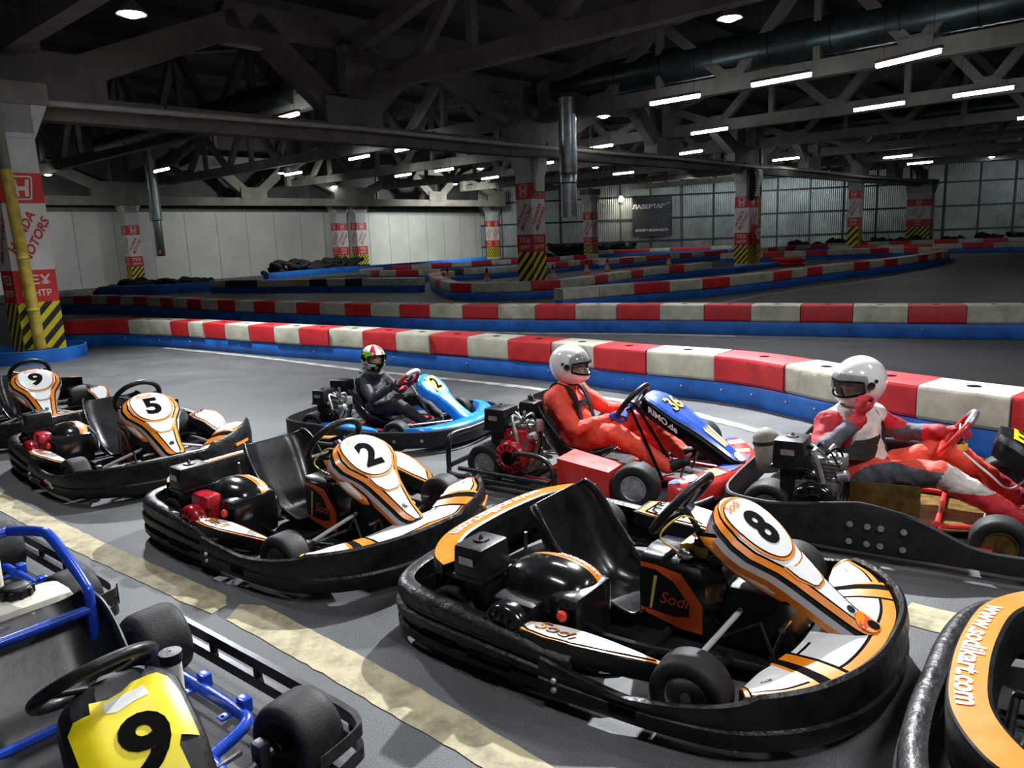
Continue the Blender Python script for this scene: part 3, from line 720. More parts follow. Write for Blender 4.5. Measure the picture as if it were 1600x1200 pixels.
# ------------------------------------------------------------------ kart parts (kart frame: +x nose, +y left, z up)
def wheel(p, x, y, r, w, steer=0., rim='alu', rr=.62):
    """slick tyre with its rim as a sub-part"""
    sg = 1 if y > 0 else -1; c, s = math.cos(steer), math.sin(steer); ax = Vector((-s*sg, c*sg, 0)); o = Vector((x, y, r))
    mb = MB(); h = w/2; ri = r*rr*.86
    mb.lathe([(ri, -h*.7), (ri*1.15, -h*.9), (r*.80, -h), (r*.93, -h*.93), (r*.985, -h*.74), (r, -h*.45), (r, h*.45), (r*.985, h*.74), (r*.93, h*.93), (r*.80, h), (ri*1.15, h*.9), (ri, h*.7)], 'rubber', o, ax, 36)
    t = mb.build('tyre', p, 50)
    mb = MB(); q = ri
    mb.lathe([(q, h*.72), (q*1.06, h*.86), (q*.98, h*.84), (q*.86, h*.45), (q*.6, h*.30), (q*.55, h*.42), (q*.28, h*.45), (q*.25, h*.85), (q*.12, h*.86), (.004, h*.86)], rim, o, ax, 28)
    mb.lathe([(q*.9, -h*.7), (q*.8, -h*.3), (q*.3, -h*.25), (q*.3, -h*1.1), (.004, -h*1.1)], 'dark_metal', o, ax, 20)
    e1 = ax.cross(Vector((0, 0, 1))); e2 = Vector((0, 0, 1))
    for k in range(5):
        a = 2*PI*k/5+.3; d = e1*math.cos(a)+e2*math.sin(a)
        mb.lathe([(q*.13, h*.36), (q*.13, h*.50), (.002, h*.50)], 'ink' if rim != 'brass' else 'dark_metal', o+d*q*.74, ax, 8)
    mb.build('rim', t)
    return t
def curve_fn(P):
    """smooth xz centre line; returns C(s)->point, N(s)->upward normal, length"""
    Q = catmull(P, 12); S = [0]
    for a, b in zip(Q, Q[1:]): S.append(S[-1]+math.dist(a, b))
    def C(s):
        s = min(max(s, 0), S[-1])
        for i in range(len(Q)-1):
            if s <= S[i+1] or i == len(Q)-2:
                t = (s-S[i])/max(1e-7, S[i+1]-S[i]); a, b = Q[i], Q[i+1]
                return (a[0]+(b[0]-a[0])*t, a[1]+(b[1]-a[1])*t)
    def T(s):
        s = min(max(s, .016), S[-1]-.016); a, b = C(s-.015), C(s+.015); L = math.dist(a, b); return ((b[0]-a[0])/L, (b[1]-a[1])/L)
    return C, T, S[-1]
def fairing(p, line, widths, bands, skirt=.06, name='steering_fairing', flat=.5, drop=.03, decor=None, back='plastic_black', skirt_m='grey_panel'):
    """number fairing: convex tapering shield from the steering wheel down to the nose"""
    C, T, L = curve_fn(line); W = lambda s: lerp_table(widths, s/L)
    def S(y, s, h):
        w = W(s); x, z = C(s); tx, tz = T(s); nx, nz = -tz, tx
        if nz < 0: nx, nz = -nx, -nz
        k = max(0, (abs(y)/w-flat)/(1-flat)); d = h-drop*k*k*(w/.17)**.5
        return Vector((x+nx*d, y, z+nz*d))
    mb = MB(); ns = 46
    E = [0]+[b[0] for b in bands]; names = [b[1] for b in bands]
    ss = [L*(i/ns)**1. for i in range(ns+1)]
    for sg in (-1, 1):
        rows = []
        for s in ss:
            w = W(s); row = []
            b0 = S(sg*w, s, -skirt); b0.y += sg*.012; b1 = S(sg*w, s, -skirt*.55); b1.y += sg*.016; b2 = S(sg*w, s, -.012); b2.y += sg*.008
            row += [b0, b1, b2]
            lim = E[-1]
            for e in E: row.append(S(sg*max(0, w-e*min(1, w/(lim*1.35))), s, 0))
            row.append(S(sg*max(0, w-E[-1]*min(1, w/(lim*1.35)))*.5, s, 0)); row.append(S(0, s, 0))
            rows.append(row)
        ms = ['orange' if 'orange' in names else back, skirt_m, back]+names+[bands[-1][2]]*2 if len(bands[-1]) > 2 else ['orange', skirt_m, back]+names+['white_panel']*2
        n = len(rows[0])
        for j in range(n-1): mb.loft([[r[j], r[j+1]] for r in rows], ms[j], closed=False)
    w0 = W(0); e0 = [S(w0*(k/6-1)*1., 0, -.0) for k in range(13)]; e1 = [S(w0*(k/6-1), 0, -skirt) for k in range(13)]
    mb.loft([e0, e1], names[1] if len(names) > 1 else names[0], closed=False)
    w0 = W(L); e0 = [S(w0*(k/6-1), L, 0) for k in range(13)]; e1 = [S(w0*(k/6-1), L, -skirt) for k in range(13)]
    mb.loft([e0, e1], back, closed=False)
    # closed underside
    for sg in (-1, 1): mb.loft([[S(sg*W(s), s, -skirt*.9), S(0, s, -skirt*.9)] for s in ss], back, closed=False)
    F = lambda y, s, h: S(y, s, h)
    if decor: decor(mb, F, L)
    return mb.build(name, p, 50), F, L
def egg(cy, cs, a, b, k=.0, n=40, e=2.3):
    P = []
    for i in range(n):
        t = 2*PI*i/n; c, s = math.cos(t), math.sin(t)
        x = a*math.copysign(abs(c)**(2/e), c); y = b*math.copysign(abs(s)**(2/e), s)
        P.append((cy+x*(1-k*(y/b)), cs+y))
    return P
def num_fn(F, cs): return lambda a, b, h: F(a, cs-b, h)
def seat(p, x=0., y=0., s=1., top=.55, m='seat_black'):
    """bucket seat shell: curved back, raised wings, dished base"""
    P = [(.15, .150, .17, .01, .02), (.11, .125, .19, .03, .0), (.02, .095, .205, .10, 0), (-.08, .085, .215, .14, 0), (-.17, .11, .225, .165, .0), (-.235, .18, .23, .16, 0), (-.285, .27, .235, .15, 0), (-.33, .37, .24, .13, 0), (-.37, .47, .235, .11, 0), (-.395, .53, .22, .09, 0), (-.405, .55, .20, .075, 0)]
    Q = catmull([(a*s, b*s*(top/.55), c*s, d*s) for a, b, c, d, e in P], 5); n = len(Q)
    def fn(u, v):
        i = min(n-1, int(round(u*(n-1)))); a, b = Q[max(i-1, 0)], Q[min(i+1, n-1)]; t = Vector((b[0]-a[0], 0, b[1]-a[1])).normalized()
        nr = Vector((-t.z, 0, t.x))
        if nr.x < 0 and nr.z < 0: nr = -nr
        nr = Vector((t.z, 0, -t.x)); nr = nr if nr.z > 0 or nr.x > .3 else -nr
        v = v*2-1; q = Q[i]; k = abs(v); e = max(0, (k-.45)/.55)
        lat = math.copysign(min(k, .45)+ (math.sin(min(1, e)*PI/2)*.50 if e > 0 else 0), v)*q[2]
        lift = q[3]*e**1.9
        return Vector((x+q[0], y+lat*1.06, q[1]))+nr*lift
    mb = MB(); mb.grid(fn, n-1, 28, m)
    o = mb.build('seat', p, 60, solid=.012)
    for yy in (-.1, .1):
        b = MB(); b.lathe([(.012, 0), (.012, .006), (.004, .008)], 'brass', fn(.93, .5+yy*1.6)+Vector((.004, 0, 0)), (1, 0, .3), 10); b.build('bolt', o)
    return o
def steering(p, c, r=.145, tilt=42, m='plastic_black', base=(.55, 0, .12), grip=None, col='dark_metal', flatb=.62):
    c = Vector(c); n = Vector((-math.cos(R(tilt)), 0, math.sin(R(tilt)))); e1 = Vector((0, 1, 0)); e2 = n.cross(e1); e2 = e2 if e2.z > 0 else -e2
    P = []
    for k in range(40):
        a = 2*PI*k/40; x, z = math.cos(a)*r, math.sin(a)*r
        if z < -flatb*r: z = -flatb*r
        P.append(c+e1*x+e2*z)
    mb = MB(); mb.tube(P, .0185, m, 10, closed=True)
    if grip: mb.tube([P[k] for k in range(5, 16)], .021, grip, 10)
    for a in (R(15), R(165), R(270)): mb.tube([c-n*.03, c+e1*math.cos(a)*r*.92+e2*max(math.sin(a)*r*.95, -flatb*r)], .009, 'dark_metal' if m == 'plastic_black' else m, 8)
    mb.lathe([(.004, -.045), (.035, -.045), (.035, -.02), (.004, -.018)], 'dark_metal', c, n, 14)
    w = mb.build('steering_wheel', p)
    mb = MB(); mb.tube([c-n*.03, Vector(base)], .012, col, 8); mb.build('steering_column', p)
    return w
def engine(p, x, y, body='engine_red', z=.10, air=True, muffler=None, k=1., cyl='dull_engine', cover=False):
    """small upright industrial engine: crankcase, finned cylinder, recoil starter, carburettor, air box"""
    e = MB(); e.box((x, y, z+.11), (.20*k, .20*k, .20*k), cyl, bev=.02)
    if not cover: e.box((x+.02, y+.03, z+.24*k), (.15*k, .16*k, .10*k), cyl, bev=.012)
    for i in range(0 if cover else 6): e.box((x+.02, y+.03, z+(.19+.018*i)*k), (.16*k, .17*k, .006), 'dull_engine', bev=0)
    if not cover:
        for i in range(7): a = 2*PI*i/7; e.tube(catmull([(x+.02, y, z+.3*k), (x+.09*math.cos(a), y+.08*math.sin(a), z+.34*k), (x+.14*math.cos(a+.5), y+.12*math.sin(a+.5), z+.2), (x+.10*math.cos(a), y+.12*math.sin(a), z+.05)], 5), .006+.003*(i % 3), ['ink', 'alu', 'dark_metal', 'white_ink'][i % 4], 6)
        e.box((x+.08, y+.05, z+.27*k), (.09, .08, .08), 'alu', bev=.015); e.lathe([(.03, 0), (.03, .05), (.02, .055), (.003, .055)], 'alu', (x+.1, y-.06, z+.22*k), (1, 0, .3), 12)
    e.box((x-.02, y+.02, z-.03), (.30, .26, .03), 'dark_metal', bev=.005)
    for a, b, c, d in ((.08, -.06, .23, .02), (.11, 0, .19, .016), (-.02, -.09, .26, .02), (.05, .1, .28, .022), (.1, .08, .13, .018)): e.ball((x+a, y+b, z+c*(.6 if cover else 1)), d, 'steel', 8, 6)
    o = e.build('engine', p)
    st = MB(); ax = (0, -1, 0); q = (x, y-.10*k, z+.115)
    st.lathe([(.10*k, 0), (.105*k, .03), (.10*k, .055), (.085*k, .07), (.05*k, .078), (.045*k, .07), (.004, .07)], body, q, ax, 26)
    for i in range(14):
        a = 2*PI*i/14; st.box((x+math.cos(a)*.072*k, y-.10*k-.073, z+.115+math.sin(a)*.072*k), (.028*k, .008, .007), 'ink' if body != 'ink' else 'dark_metal', Matrix.Rotation(-a, 4, 'Y'), bev=0)
    st.lathe([(.042*k, .071), (.042*k, .076), (.003, .076)], 'ink', q, ax, 16)
    st.build('recoil_starter', o)
    if body not in ('gloss_black', 'ink'):
        sh = MB(); sh.box((x+.005, y-.045, z+.20*k), (.21*k, .12*k, .13*k), body, bev=.03, top=(.8, .8)); sh.build('fan_shroud', o)
    if cover: kb = MB(); kb.ball((.035, -.578, .275), (.022, .018, .022), 'knob_red', 10, 8); kb.tube([(.03, -.54, .275), (.035, -.572, .275)], .009, 'ink', 6); kb.build('switch', o)
    kb = MB(); kb.ball((x+.14*k, y-.12*k, z+.12), (.018, .014, .018), 'knob_red', 10, 8); kb.tube([(x+.10, y-.1, z+.12), (x+.14, y-.12, z+.12)], .008, 'ink', 6)
    if not cover: kb.build('switch', o)
    if air:
        a = MB(); ax_, ay = x-(.20 if cover else .13)*k, y-.02
        a.box((ax_, ay, z+.32*k), (.15*k, .19*k, .13*k), 'plastic_black', bev=.018, top=(.94, .94)); a.box((ax_, ay, z+.255*k), (.155*k, .195*k, .018), 'plastic_black', bev=.004)
        a.lathe([(.035, 0), (.03, .008), (.004, .01)], 'plastic_black', (ax_, ay, z+.384*k), n=16); a.lathe([(.012, .008), (.006, .02), (.003, .025)], 'dark_metal', (ax_, ay, z+.384*k), n=8)
        a.box((ax_+.0, ay-.099*k, z+.33*k), (.07, .003, .03), 'alu', bev=0)
        ab = a.build('air_box', o)
        c = MB(); c.box((ax_+.01, ay, z+.17*k), (.10*k, .14*k, .16*k), 'plastic_black', bev=.015); c.tube([(ax_, ay+.02, z+.1), (ax_+.06, ay, z+.14), (x, y, z+.2)], .022, 'dull_engine', 8); c.build('carburettor', o)
    if muffler:
        m_ = MB(); mx, my, mz, d, mm = muffler
        if mm == 'cyl': m_.lathe([(.01, -d[2]/2), (d[0]*.9, -d[2]/2), (d[0], -d[2]*.42), (d[0], d[2]*.38), (d[0]*.7, d[2]/2), (.02, d[2]/2+.02)], 'dust', (mx, my, mz), (-.15, 0, 1), 18); m_.lathe([(d[0]*1.05, d[2]*.2), (d[0]*1.08, d[2]*.24), (d[0]*1.05, d[2]*.28)], 'dark_metal', (mx, my, mz), (-.15, 0, 1), 18)
        else: m_.box((mx, my, mz), d, 'plastic_black', bev=.03)
        m_.tube([(mx, my, mz), ((mx+x)/2, (my+y)/2, mz-.02), (x+.02, y+.05, z+.24)], .018, 'dark_metal', 8)
        m_.build('exhaust_box', o)
    return o
def chassis(p, m='plastic_black', x0=-.62, x1=.84, hw=.30, extra=None, tray='dark_metal'):
    mb = MB(); z = .075; r = .015
    for sg in (-1, 1):
        mb.tube(catmull([(x0, sg*.28, z+.02), (-.3, sg*hw, z), (.2, sg*hw, z), (.5, sg*.22, z), (x1, sg*.17, z)], 6), r, m, 8)
        mb.tube(catmull([(-.30, sg*hw, z), (-.26, sg*.56, z+.01), (.2, sg*.56, z+.01), (.27, sg*hw, z)], 6), r*.85, m, 8)
    for x in (x0, -.2, .25, x1): mb.tube([(x, -.3 if x < .5 else -.17, z), (x, .3 if x < .5 else .17, z)], r, m, 8)
    mb.tube(catmull([(x1, -.17, z), (x1+.08, 0, z+.0), (x1, .17, z)], 6), r, m, 8)
    if extra: extra(mb)
    mb.build('frame', p)
    mb = MB(); mb.prism([(-.25, -.29), (.3, -.29), (.5, -.2), (x1, -.16), (x1, .16), (.5, .2), (.3, .29), (-.25, .29)], .008, tray, Matrix.Translation((0, 0, .048))); mb.build('floor_tray', p)
def axle(p, x, hw=.5, z=.13, fx=.53, fz=.125, fy=.45):
    mb = MB(); mb.tube([(x, -hw, z), (x, hw, z)], .02, 'steel', 12)
    mb.lathe([(.10, -.006), (.105, 0), (.10, .006)], 'dark_metal', (x, .22, z), (0, 1, 0), 24); mb.lathe([(.09, -.004), (.09, .004)], 'steel', (x, -.16, z), (0, 1, 0), 24)
    mb.build('rear_axle', p)
    mb = MB()
    for sg in (-1, 1):
        mb.tube([(fx, sg*.2, .085), (fx, sg*fy, fz)], .016, 'dark_metal', 8); mb.tube([(fx-.06, sg*.03, .13), (fx-.08, sg*(fy-.06), .12)], .009, 'steel', 8)
        mb.box((fx, sg*(fy-.04), fz), (.05, .04, .11), 'dark_metal', bev=.008)
    mb.build('front_axle', p)
    for sg in (-1, 1):
        mb = MB(); mb.tube([(fx+.12, sg*.11, .07), (fx+.17, sg*.11, .22)], .008, 'steel', 6); mb.tube([(fx+.17, sg*.06, .22), (fx+.17, sg*.16, .22)], .01, 'steel', 8); mb.build('pedal', p)
LOOP = lambda pts: pts+[(x, -y) for x, y in pts[::-1] if abs(y) > 1e-6]

# ------------------------------------------------------------------ the black-bumpered rental karts
SODI_W = [(0, .06), (.02, .105), (.06, .150), (.12, .180), (.22, .198), (.32, .187), (.40, .154), (.47, .124), (.56, .104), (.68, .088), (.82, .072), (.93, .064), (.98, .052), (1, .03)]
def sodi(pos, deg, label, number=None, red=True, tip=1.0, group=None, script=True, worn=False, tall=0., stripe=True, low=.05, sticker=False):
    k = thing('racing_kart', pos, R(deg), label, 'kart')
    # surround: rear and side bumper shells, front bumper
    rp = [(.14, -.690), (-.15, -.705), (-.40, -.705), (-.60, -.69), (-.73, -.645), (-.80, -.55), (-.835, -.40), (-.85, -.2), (-.85, 0)]
    rear = [(x, y) for x, y in rp[:-1]][::-1]
    path = catmull(rp+[(x, -y) for x, y in rp[:-1][::-1]], 5)
    path = path[::-1]     # travel so that outward is the right side
    prof = [(-.035, .032), (.005, .035), (.018, .055), (.018, .085), (.002, .097), (.002, .112), (.020, .125), (.022, .160), (.004, .172), (.004, .184), (.014, .196), (.010, .232), (-.006, .25), (-.03, .256), (-.06, .248), (-.058, .238), (-.03, .24), (-.012, .225), (-.008, .06), (-.03, .05)]
    def zf(t, q, z, o):
        a = min(1, max(0, (q[0]+.62)/.7)); dz = -.055*a*a
        return (z+dz*(z/.25) if z > .1 else z, o)
    mb = MB(); mb.sweep(path, prof, 'bumper_black', zf=zf); rb = mb.build('rear_bumper', k, 35)
    for sg in (-1, 1):
        for x0, z0, L, y0, aa in ((-.72, .140, .11, .672, .42), (-.30, .095, .20, .722, 0), (-.56, .10, .18, .707, .12)):
            sl = MB(); sl.box((x0+L/2, sg*y0, z0), (L, .03, .028), 'ink', Matrix.Rotation(sg*aa, 4, 'Z'), bev=.006); sl.build('slot', rb)
    fp = [(.03, -.722), (.25, -.712), (.5, -.695), (.72, -.645), (.88, -.53), (.985, -.38), (1.045, -.2), (1.06, 0)]
    path = catmull(fp+[(x, -y) for x, y in fp[:-1][::-1]], 6)
    prof = [(-.03, .042), (.004, .045), (.014, .065), (.014, .11), (.006, .118), (.010, .17), (.0, .208), (-.012, .216), (-.026, .208), (-.02, .17), (-.016, .075)]
    def zf2(t, q, z, o):
        a = max(0, (q[0]-.45)/.65); up = .05*min(1, a)**1.5+tall*max(0, 1-abs(q[0]-.80)/.30)**.8*(1 if q[1] > .2 else .0)
        lo = -low*max(0, 1-abs(q[0]-.36)/.42)**.6
        return (z+(up+lo)*max(0, (z-.1)/.11) if z > .1 else z, o)
    mb = MB(); mb.sweep(path, prof, 'bumper_black', zf=zf2); fb = mb.build('front_bumper', k, 35)
    mb = MB()
    for sg in (-1, 1):
        for x, y, z in ((.10, .738, .12), (.10, .738, .085)): mb = MB(); mb.ball((x, sg*y, z), .012, 'alu', 8, 6); mb.build('bolt', fb)
        mb = MB(); mb.box((.36, sg*.7185, .092), (.10, .014, .035), 'ink', Matrix.Rotation(-sg*.07, 4, 'Z'), bev=.006); mb.build('slot', fb)
        if sticker:
            mb = MB(); mb.prism([(-.10, -.012), (-.02, .026), (.06, .018), (.11, -.018), (.0, -.02)], .004, 'white_panel', Matrix.Translation((.42, sg*.712, .105)) @ Matrix.Rotation(-sg*.06, 4, 'Z') @ Matrix.Rotation(PI/2, 4, 'X')); mb.prism([(-.085, -.006), (-.02, .022), (.03, .012), (-.01, -.002)], .007, 'orange_red', Matrix.Translation((.42, sg*.712-.002, .107)) @ Matrix.Rotation(PI/2, 4, 'X')); mb.build('number_sticker', fb, 0)
        if stripe:
            if sg > 0: mb = MB(); mb.box((.948, .462, .188+tall*.3), (.17, .012, .020), 'orange', Matrix.Rotation(R(125), 4, 'Z'), bev=.002); mb.build('stripe_sticker', fb)
    # nose deck: white crescent with orange and black trim
    op = catmull([(.73, -.615), (.79, -.575), (.87, -.51), (.955, -.365), (1.01, -.19), (1.027, 0), (1.01, .19), (.955, .365), (.87, .51), (.79, .575), (.73, .615)], 12)
    ip = catmull([(.69, -.545), (.69, -.47), (.69, -.39), (.715, -.28), (.735, -.15), (.74, 0), (.735, .15), (.715, .28), (.69, .39), (.69, .47), (.69, .545)], 12)
    n = len(op)-1
    UK = [.015, .04, .05, .25, .262, .275, .29, .33, .34, .352]
    US = sorted(set([i/n for i in range(n+1)]+UK+[1-v for v in UK]))
    def deckp(u, v):
        i = min(n-1, int(u*n)); f = u*n-i
        a = [op[i][q]+(op[i+1][q]-op[i][q])*f for q in (0, 1)]; b = [ip[i][q]+(ip[i+1][q]-ip[i][q])*f for q in (0, 1)]
        x, y = b[0]+(a[0]-b[0])*v, b[1]+(a[1]-b[1])*v
        return Vector((x, y, .185+.035*math.sin(v*PI*.62)+.02*max(0, 1-abs(y)/.25)-(.05 if v < .02 else 0)+(tall*1.1*(1-v*.35)*min(1, max(0, y-.22)/.2))))
    VS = [0, .015, .10, .14, .22, .26, .55, .80, .84, .93, 1]
    mb = MB(); vs = [deckp(u, v) for u in US for v in VS]; fs = []; ms = []; nv = len(VS)
    for i in range(len(US)-1):
        u = (US[i]+US[i+1])/2; w = min(u, 1-u)
        for j in range(nv-1):
            v = (VS[j]+VS[j+1])/2; a = i*nv+j; fs.append((a, a+1, a+nv+1, a+nv))
            if v < .015 or w < .015: m = 'ink'
            elif w < .04: m = 'orange'
            elif w < .05: m = 'ink'
            elif w < .25: m = 'white_panel' if .14 < v < .80 else ('ink' if .10 < v < .14 or .80 < v < .84 or .93 < v else 'orange')
            elif w < .262: m = 'orange'
            elif w < .29: m = 'ink'
            elif w < .33: m = 'orange'
            elif v < .10: m = 'orange'
            elif v < .14 or w < .34 or .80 < v < .84: m = 'ink'
            elif v > .84: m = 'orange'
            elif (w < .40 and .22 < v < .26): m = 'ink'
            else: m = 'white_panel'
            ms.append(m)
    mb.add(vs, fs, ms)
    D = lambda a, b, h: deckp(a, b)+Vector((0, 0, h))
    if script:
        for u0 in (.15, .85):
            mb.text('VTR', lambda a, b, h, u0=u0: D(u0+a*.9, .5+b*2.6, h), .003, 'ink', .030, .02, .2, (0, 0), 0, .9, cut=.02)
    mb.build('nose_panel', k, 40)
    # side pods with leaf-shaped white tops
    for sg in (-1, 1):
        leaf = [(-.13, .655), (-.07, .685), (.03, .69), (.14, .67), (.28, .615), (.46, .53), (.32, .545), (.16, .565), (.03, .585), (-.07, .615)]
        if sg > 0: leaf = [(-.27, .585), (-.23, .68), (.0, .70), (.2, .67), (.36, .62), (.46, .545), (.3, .54), (.1, .55), (-.1, .555)]
        def PF(a, b, h, sg=sg): return Vector((a, sg*b, .205+.035*(1-((a+.05)/.5)**2)-.06*max(0, a-.1)+h+(.30*(b-.56)+.01 if sg > 0 else 0)))
        mb = MB(); cx, cy = .07, .628
        for sc, m, h in ((1.06, 'plastic_black', 0), (1.0, 'orange', .003), (.88, 'ink', .005), (.83, 'white_panel', .007)):
            mb.overlay([(cx+(x-cx)*sc, cy+(y-cy)*sc) for x, y in leaf], PF, h, m, 3, .03)
        if script and sg > 0: mb.text('VTR', lambda a, b, h: PF(-.17-b, .62+a, h), .012, 'ink', .045, .03, .1, (0, 0), 0, 1., cut=.03)
        if script and sg < 0: mb.text('Sodi', lambda a, b, h: PF(.05+a, .630+sg*b, h), .010, 'ink', .050, .010, .4, (0, 0), 0, 1.35, cut=.03)
        if script and sg < 0: mb.text('Sodi', lambda a, b, h: PF(.05+a, .630+sg*b, h), .012, 'orange', .048, -.004, .4, (0, 0), 0, 1.35, cut=.03)
        lo = [PF(cx+(x-cx)*1.06, cy+(y-cy)*1.06, 0) for x, y in leaf]; mb.loft([lo, [v-Vector((0, 0, .07)) for v in lo]], 'plastic_black')
        mb.build('side_pod', k, 40)
    chassis(k, tray='plastic_black'); axle(k, -.47, .43)
    wheel(k, .53, -.55, .134, .135, R(4)); wheel(k, .53, .55, .134, .135, R(4)); wheel(k, -.47, -.53, .138, .19); wheel(k, -.47, .53, .138, .19)
    seat(k, .0, .0, 1., .485)
    mb = MB(); mb.tube([(-.40, .22, .12), (-.37, .235, .40)], .008, 'steel', 8); mb.build('seat_stay', k); mb = MB(); mb.tube([(-.40, -.22, .12), (-.37, -.235, .40)], .008, 'steel', 8); mb.build('seat_stay', k)
    steering(k, (.235, .01, .560), .163, 38, base=(.58, 0, .1))
    # tank between the legs with its orange side graphic
    mb = MB(); top, bot = .375, .09
    sec = [(.12, -.13), (.10, 0), (.12, .13), (.40, .13), (.47, .07), (.47, -.07), (.40, -.13)]
    mb.loft([[(x, y*.97, bot) for x, y in sec], [(x, y, bot+.02) for x, y in sec], [(x, y, .30) for x, y in sec], [(.13+(x-.13)*.9, y*.94, top-.01) for x, y in sec], [(.15+(x-.15)*.8, y*.8, top) for x, y in sec]], 'gloss_black')
    mb.lathe([(.03, 0), (.035, .012), (.035, .035), (.03, .042), (.004, .042)], 'plastic_black', (.40, -.05, top-.005), n=18)
    tk = mb.build('fuel_tank', k, 40)
    for sg in (-1, 1):
        G = lambda a, b, h, sg=sg: Vector((a, sg*(.1315+h), b))
        mb = MB()
        mb.add([G(*q, .001) for q in [(.125, .345), (.125, .135), (.30, .10), (.39, .10), (.39, .22), (.30, .33), (.20, .345)]], [tuple(range(7))], 'orange_red')
        mb.add([G(*q, .002) for q in [(.125, .325), (.125, .155), (.27, .145), (.335, .16), (.335, .21), (.27, .29), (.19, .325)]], [tuple(range(7))], 'plastic_black')
        mb.add([G(*q, .003) for q in [(.185, .30), (.165, .155), (.175, .155), (.20, .30)]], [tuple(range(4))], 'gold_ink')
        mb.text('Sodi', lambda a, b, h: G(.275+a*(1 if sg < 0 else -1), .215+b, h), .004, 'orange_red', .05, .006, .35)
        mb.build('tank_sticker', tk, 0)
    mb = MB(); mb.box((.58, 0, .19), (.34, .21, .25), 'plastic_black', bev=.03, top=(.62, .9)); mb.tube([(.47, -.36, .14), (.53, -.10, .23)], .011, 'bright_rod', 8); mb.tube([(.47, .36, .14), (.53, .10, .23)], .011, 'bright_rod', 8)
    mb.tube([(.45, -.13, .1), (.64, -.2, .25), (.70, -.2, .1)], .008, 'dark_metal', 8); mb.build('pedal_box', k)
    mb = MB(); mb.box((.33, .0, .41), (.12, .16, .05), 'brass', bev=.01); mb.box((.36, -.05, .44), (.07, .05, .05), 'plastic_black', bev=.01); mb.tube(catmull([(.26, -.08, .40), (.20, -.11, .46), (.27, -.06, .54), (.33, 0, .50)], 6), .004, 'gold_ink', 6)
    mb.ball((.30, -.10, .40), (.035, .02, .025), 'steel', 10, 8); mb.build('bracket', k)
    # engine on the right, moulded black cover with orange strap, rear arch with web address
    engine(k, -.17, -.515, 'engine_red' if red else 'gloss_black', z=.085, cover=True, cyl='plastic_black')
    def cov(u, v):
        a = PI*v; q = u*PI; w = math.sin(q)**.42
        return Vector((-.125-.205*math.cos(q), -.385-.175*w*math.cos(a), .17+.225*(w**.8)*math.sin(a)**.62))
    mb = MB(); mb.grid(cov, 26, 22, None, lambda u, v: 'orange' if .53 < v < .68 and .30 < u < .96 else 'gloss_black')
    mb.text('SODIKART', lambda a, b, h: cov(.66+a*1.9, .605+b*2.)+Vector((0, .0, h)), .006, 'white_ink', .028, .02, 0, (0, 0), 0, 1, cut=.03)
    mb.box((.02, -.42, .22), (.13, .27, .23), 'gloss_black', bev=.035); mb.box((.045, -.557, .265), (.065, .006, .06), 'ink', bev=0)
    mb.box((-.12, -.42, .17), (.30, .22, .10), 'plastic_black', bev=.02)
    mb.build('engine_cover', k, 45)
    mb = MB(); mb.grid(lambda u, v: Vector((-.66+.30*u, -.60+.22*v, .29+.03*math.sin(u*PI)-.10*max(0, .35-u)-.02*v)), 10, 4, 'gloss_black'); mb.build('wheel_guard', k, 60, solid=.006)
    arc = catmull([(-.50, -.56), (-.60, -.50), (-.69, -.34), (-.72, -.12), (-.72, .12), (-.69, .34), (-.60, .50), (-.50, .56)], 10)[::-1]
    prof = [(.045, .20), (.052, .325), (.050, .348), (.045, .354), (-.048, .366), (-.060, .36), (-.066, .33), (-.075, .22), (-.06, .22), (-.05, .33), (.035, .325), (.035, .20)]
    mb = MB(); n = len(arc)
    for j in range(len(prof)):
        q = (j+1) % len(prof); mb.sweep(arc, [prof[j], prof[q]], 'orange' if j == 3 else 'plastic_black', pclosed=False)
    S = [0]
    for a, b in zip(arc, arc[1:]): S.append(S[-1]+math.dist(a, b))
    def AF(a, b, h):
        s = S[-1]/2+a
        for i in range(n-1):
            if s <= S[i+1] or i == n-2: break
        f = (s-S[i])/(S[i+1]-S[i]); p0, p1 = arc[i], arc[i+1]; t = Vector((p1[0]-p0[0], p1[1]-p0[1])).normalized()
        x, y = p0[0]+(p1[0]-p0[0])*f, p0[1]+(p1[1]-p0[1])*f; o = -b
        return Vector((x+t.y*o, y-t.x*o, .3600+b*.13+h))
    mb.text('www.sodikart.com', AF, .003, 'white_ink', .066, .028, .15, (.0, 0), 0, 1.0, cut=.03)
    mb.build('rear_arch', k, 30)
    # steering fairing
    line = [(.41, .615), (.50, .575), (.61, .495), (.72, .405), (.84, .315), (.93, .255), (1.0, .225)]
    line = [(.41+(x-.41)*(tip-.41)/.59, .615+(z-.615)*(.97 if tip > .95 else .93)) for x, z in line]
    def decor(mb, F, L):
        c = .172/.72*L
        mb.overlay(egg(0, c, .150, .158, .10), F, .0025, 'orange'); mb.overlay(egg(0, c, .137, .146, .10), F, .0036, 'ink'); mb.overlay(egg(0, c, .1335, .1425, .10), F, .0048, 'white_panel')
        sh = [(-.098, .335), (-.05, .357), (0, .362), (.05, .357), (.098, .335), (.085, .40), (.055, .46), (.03, .475), (-.03, .475), (-.055, .46), (-.085, .40)]
        sh = [(a, b/.72*L) for a, b in sh]; cy = .40/.72*L
        for f, h, m in ((1.0, .0025, 'orange'), (.90, .0035, 'ink'), (.86, .0045, 'white_panel')): mb.overlay([(a*f, cy+(b-cy)*f) for a, b in sh], F, h, m, 4, .02)
        if number: mb.text(number, num_fn(F, c+.006), .007, 'ink', .160, .04, 0, (0, 0), 0, 1.12, cut=.05)
        if script: mb.text('Sodi', num_fn(F, .048), .008, 'orange', .038, .004, .4, (-.02, 0), 0, 1.2, cut=.03)
        b = L*.86
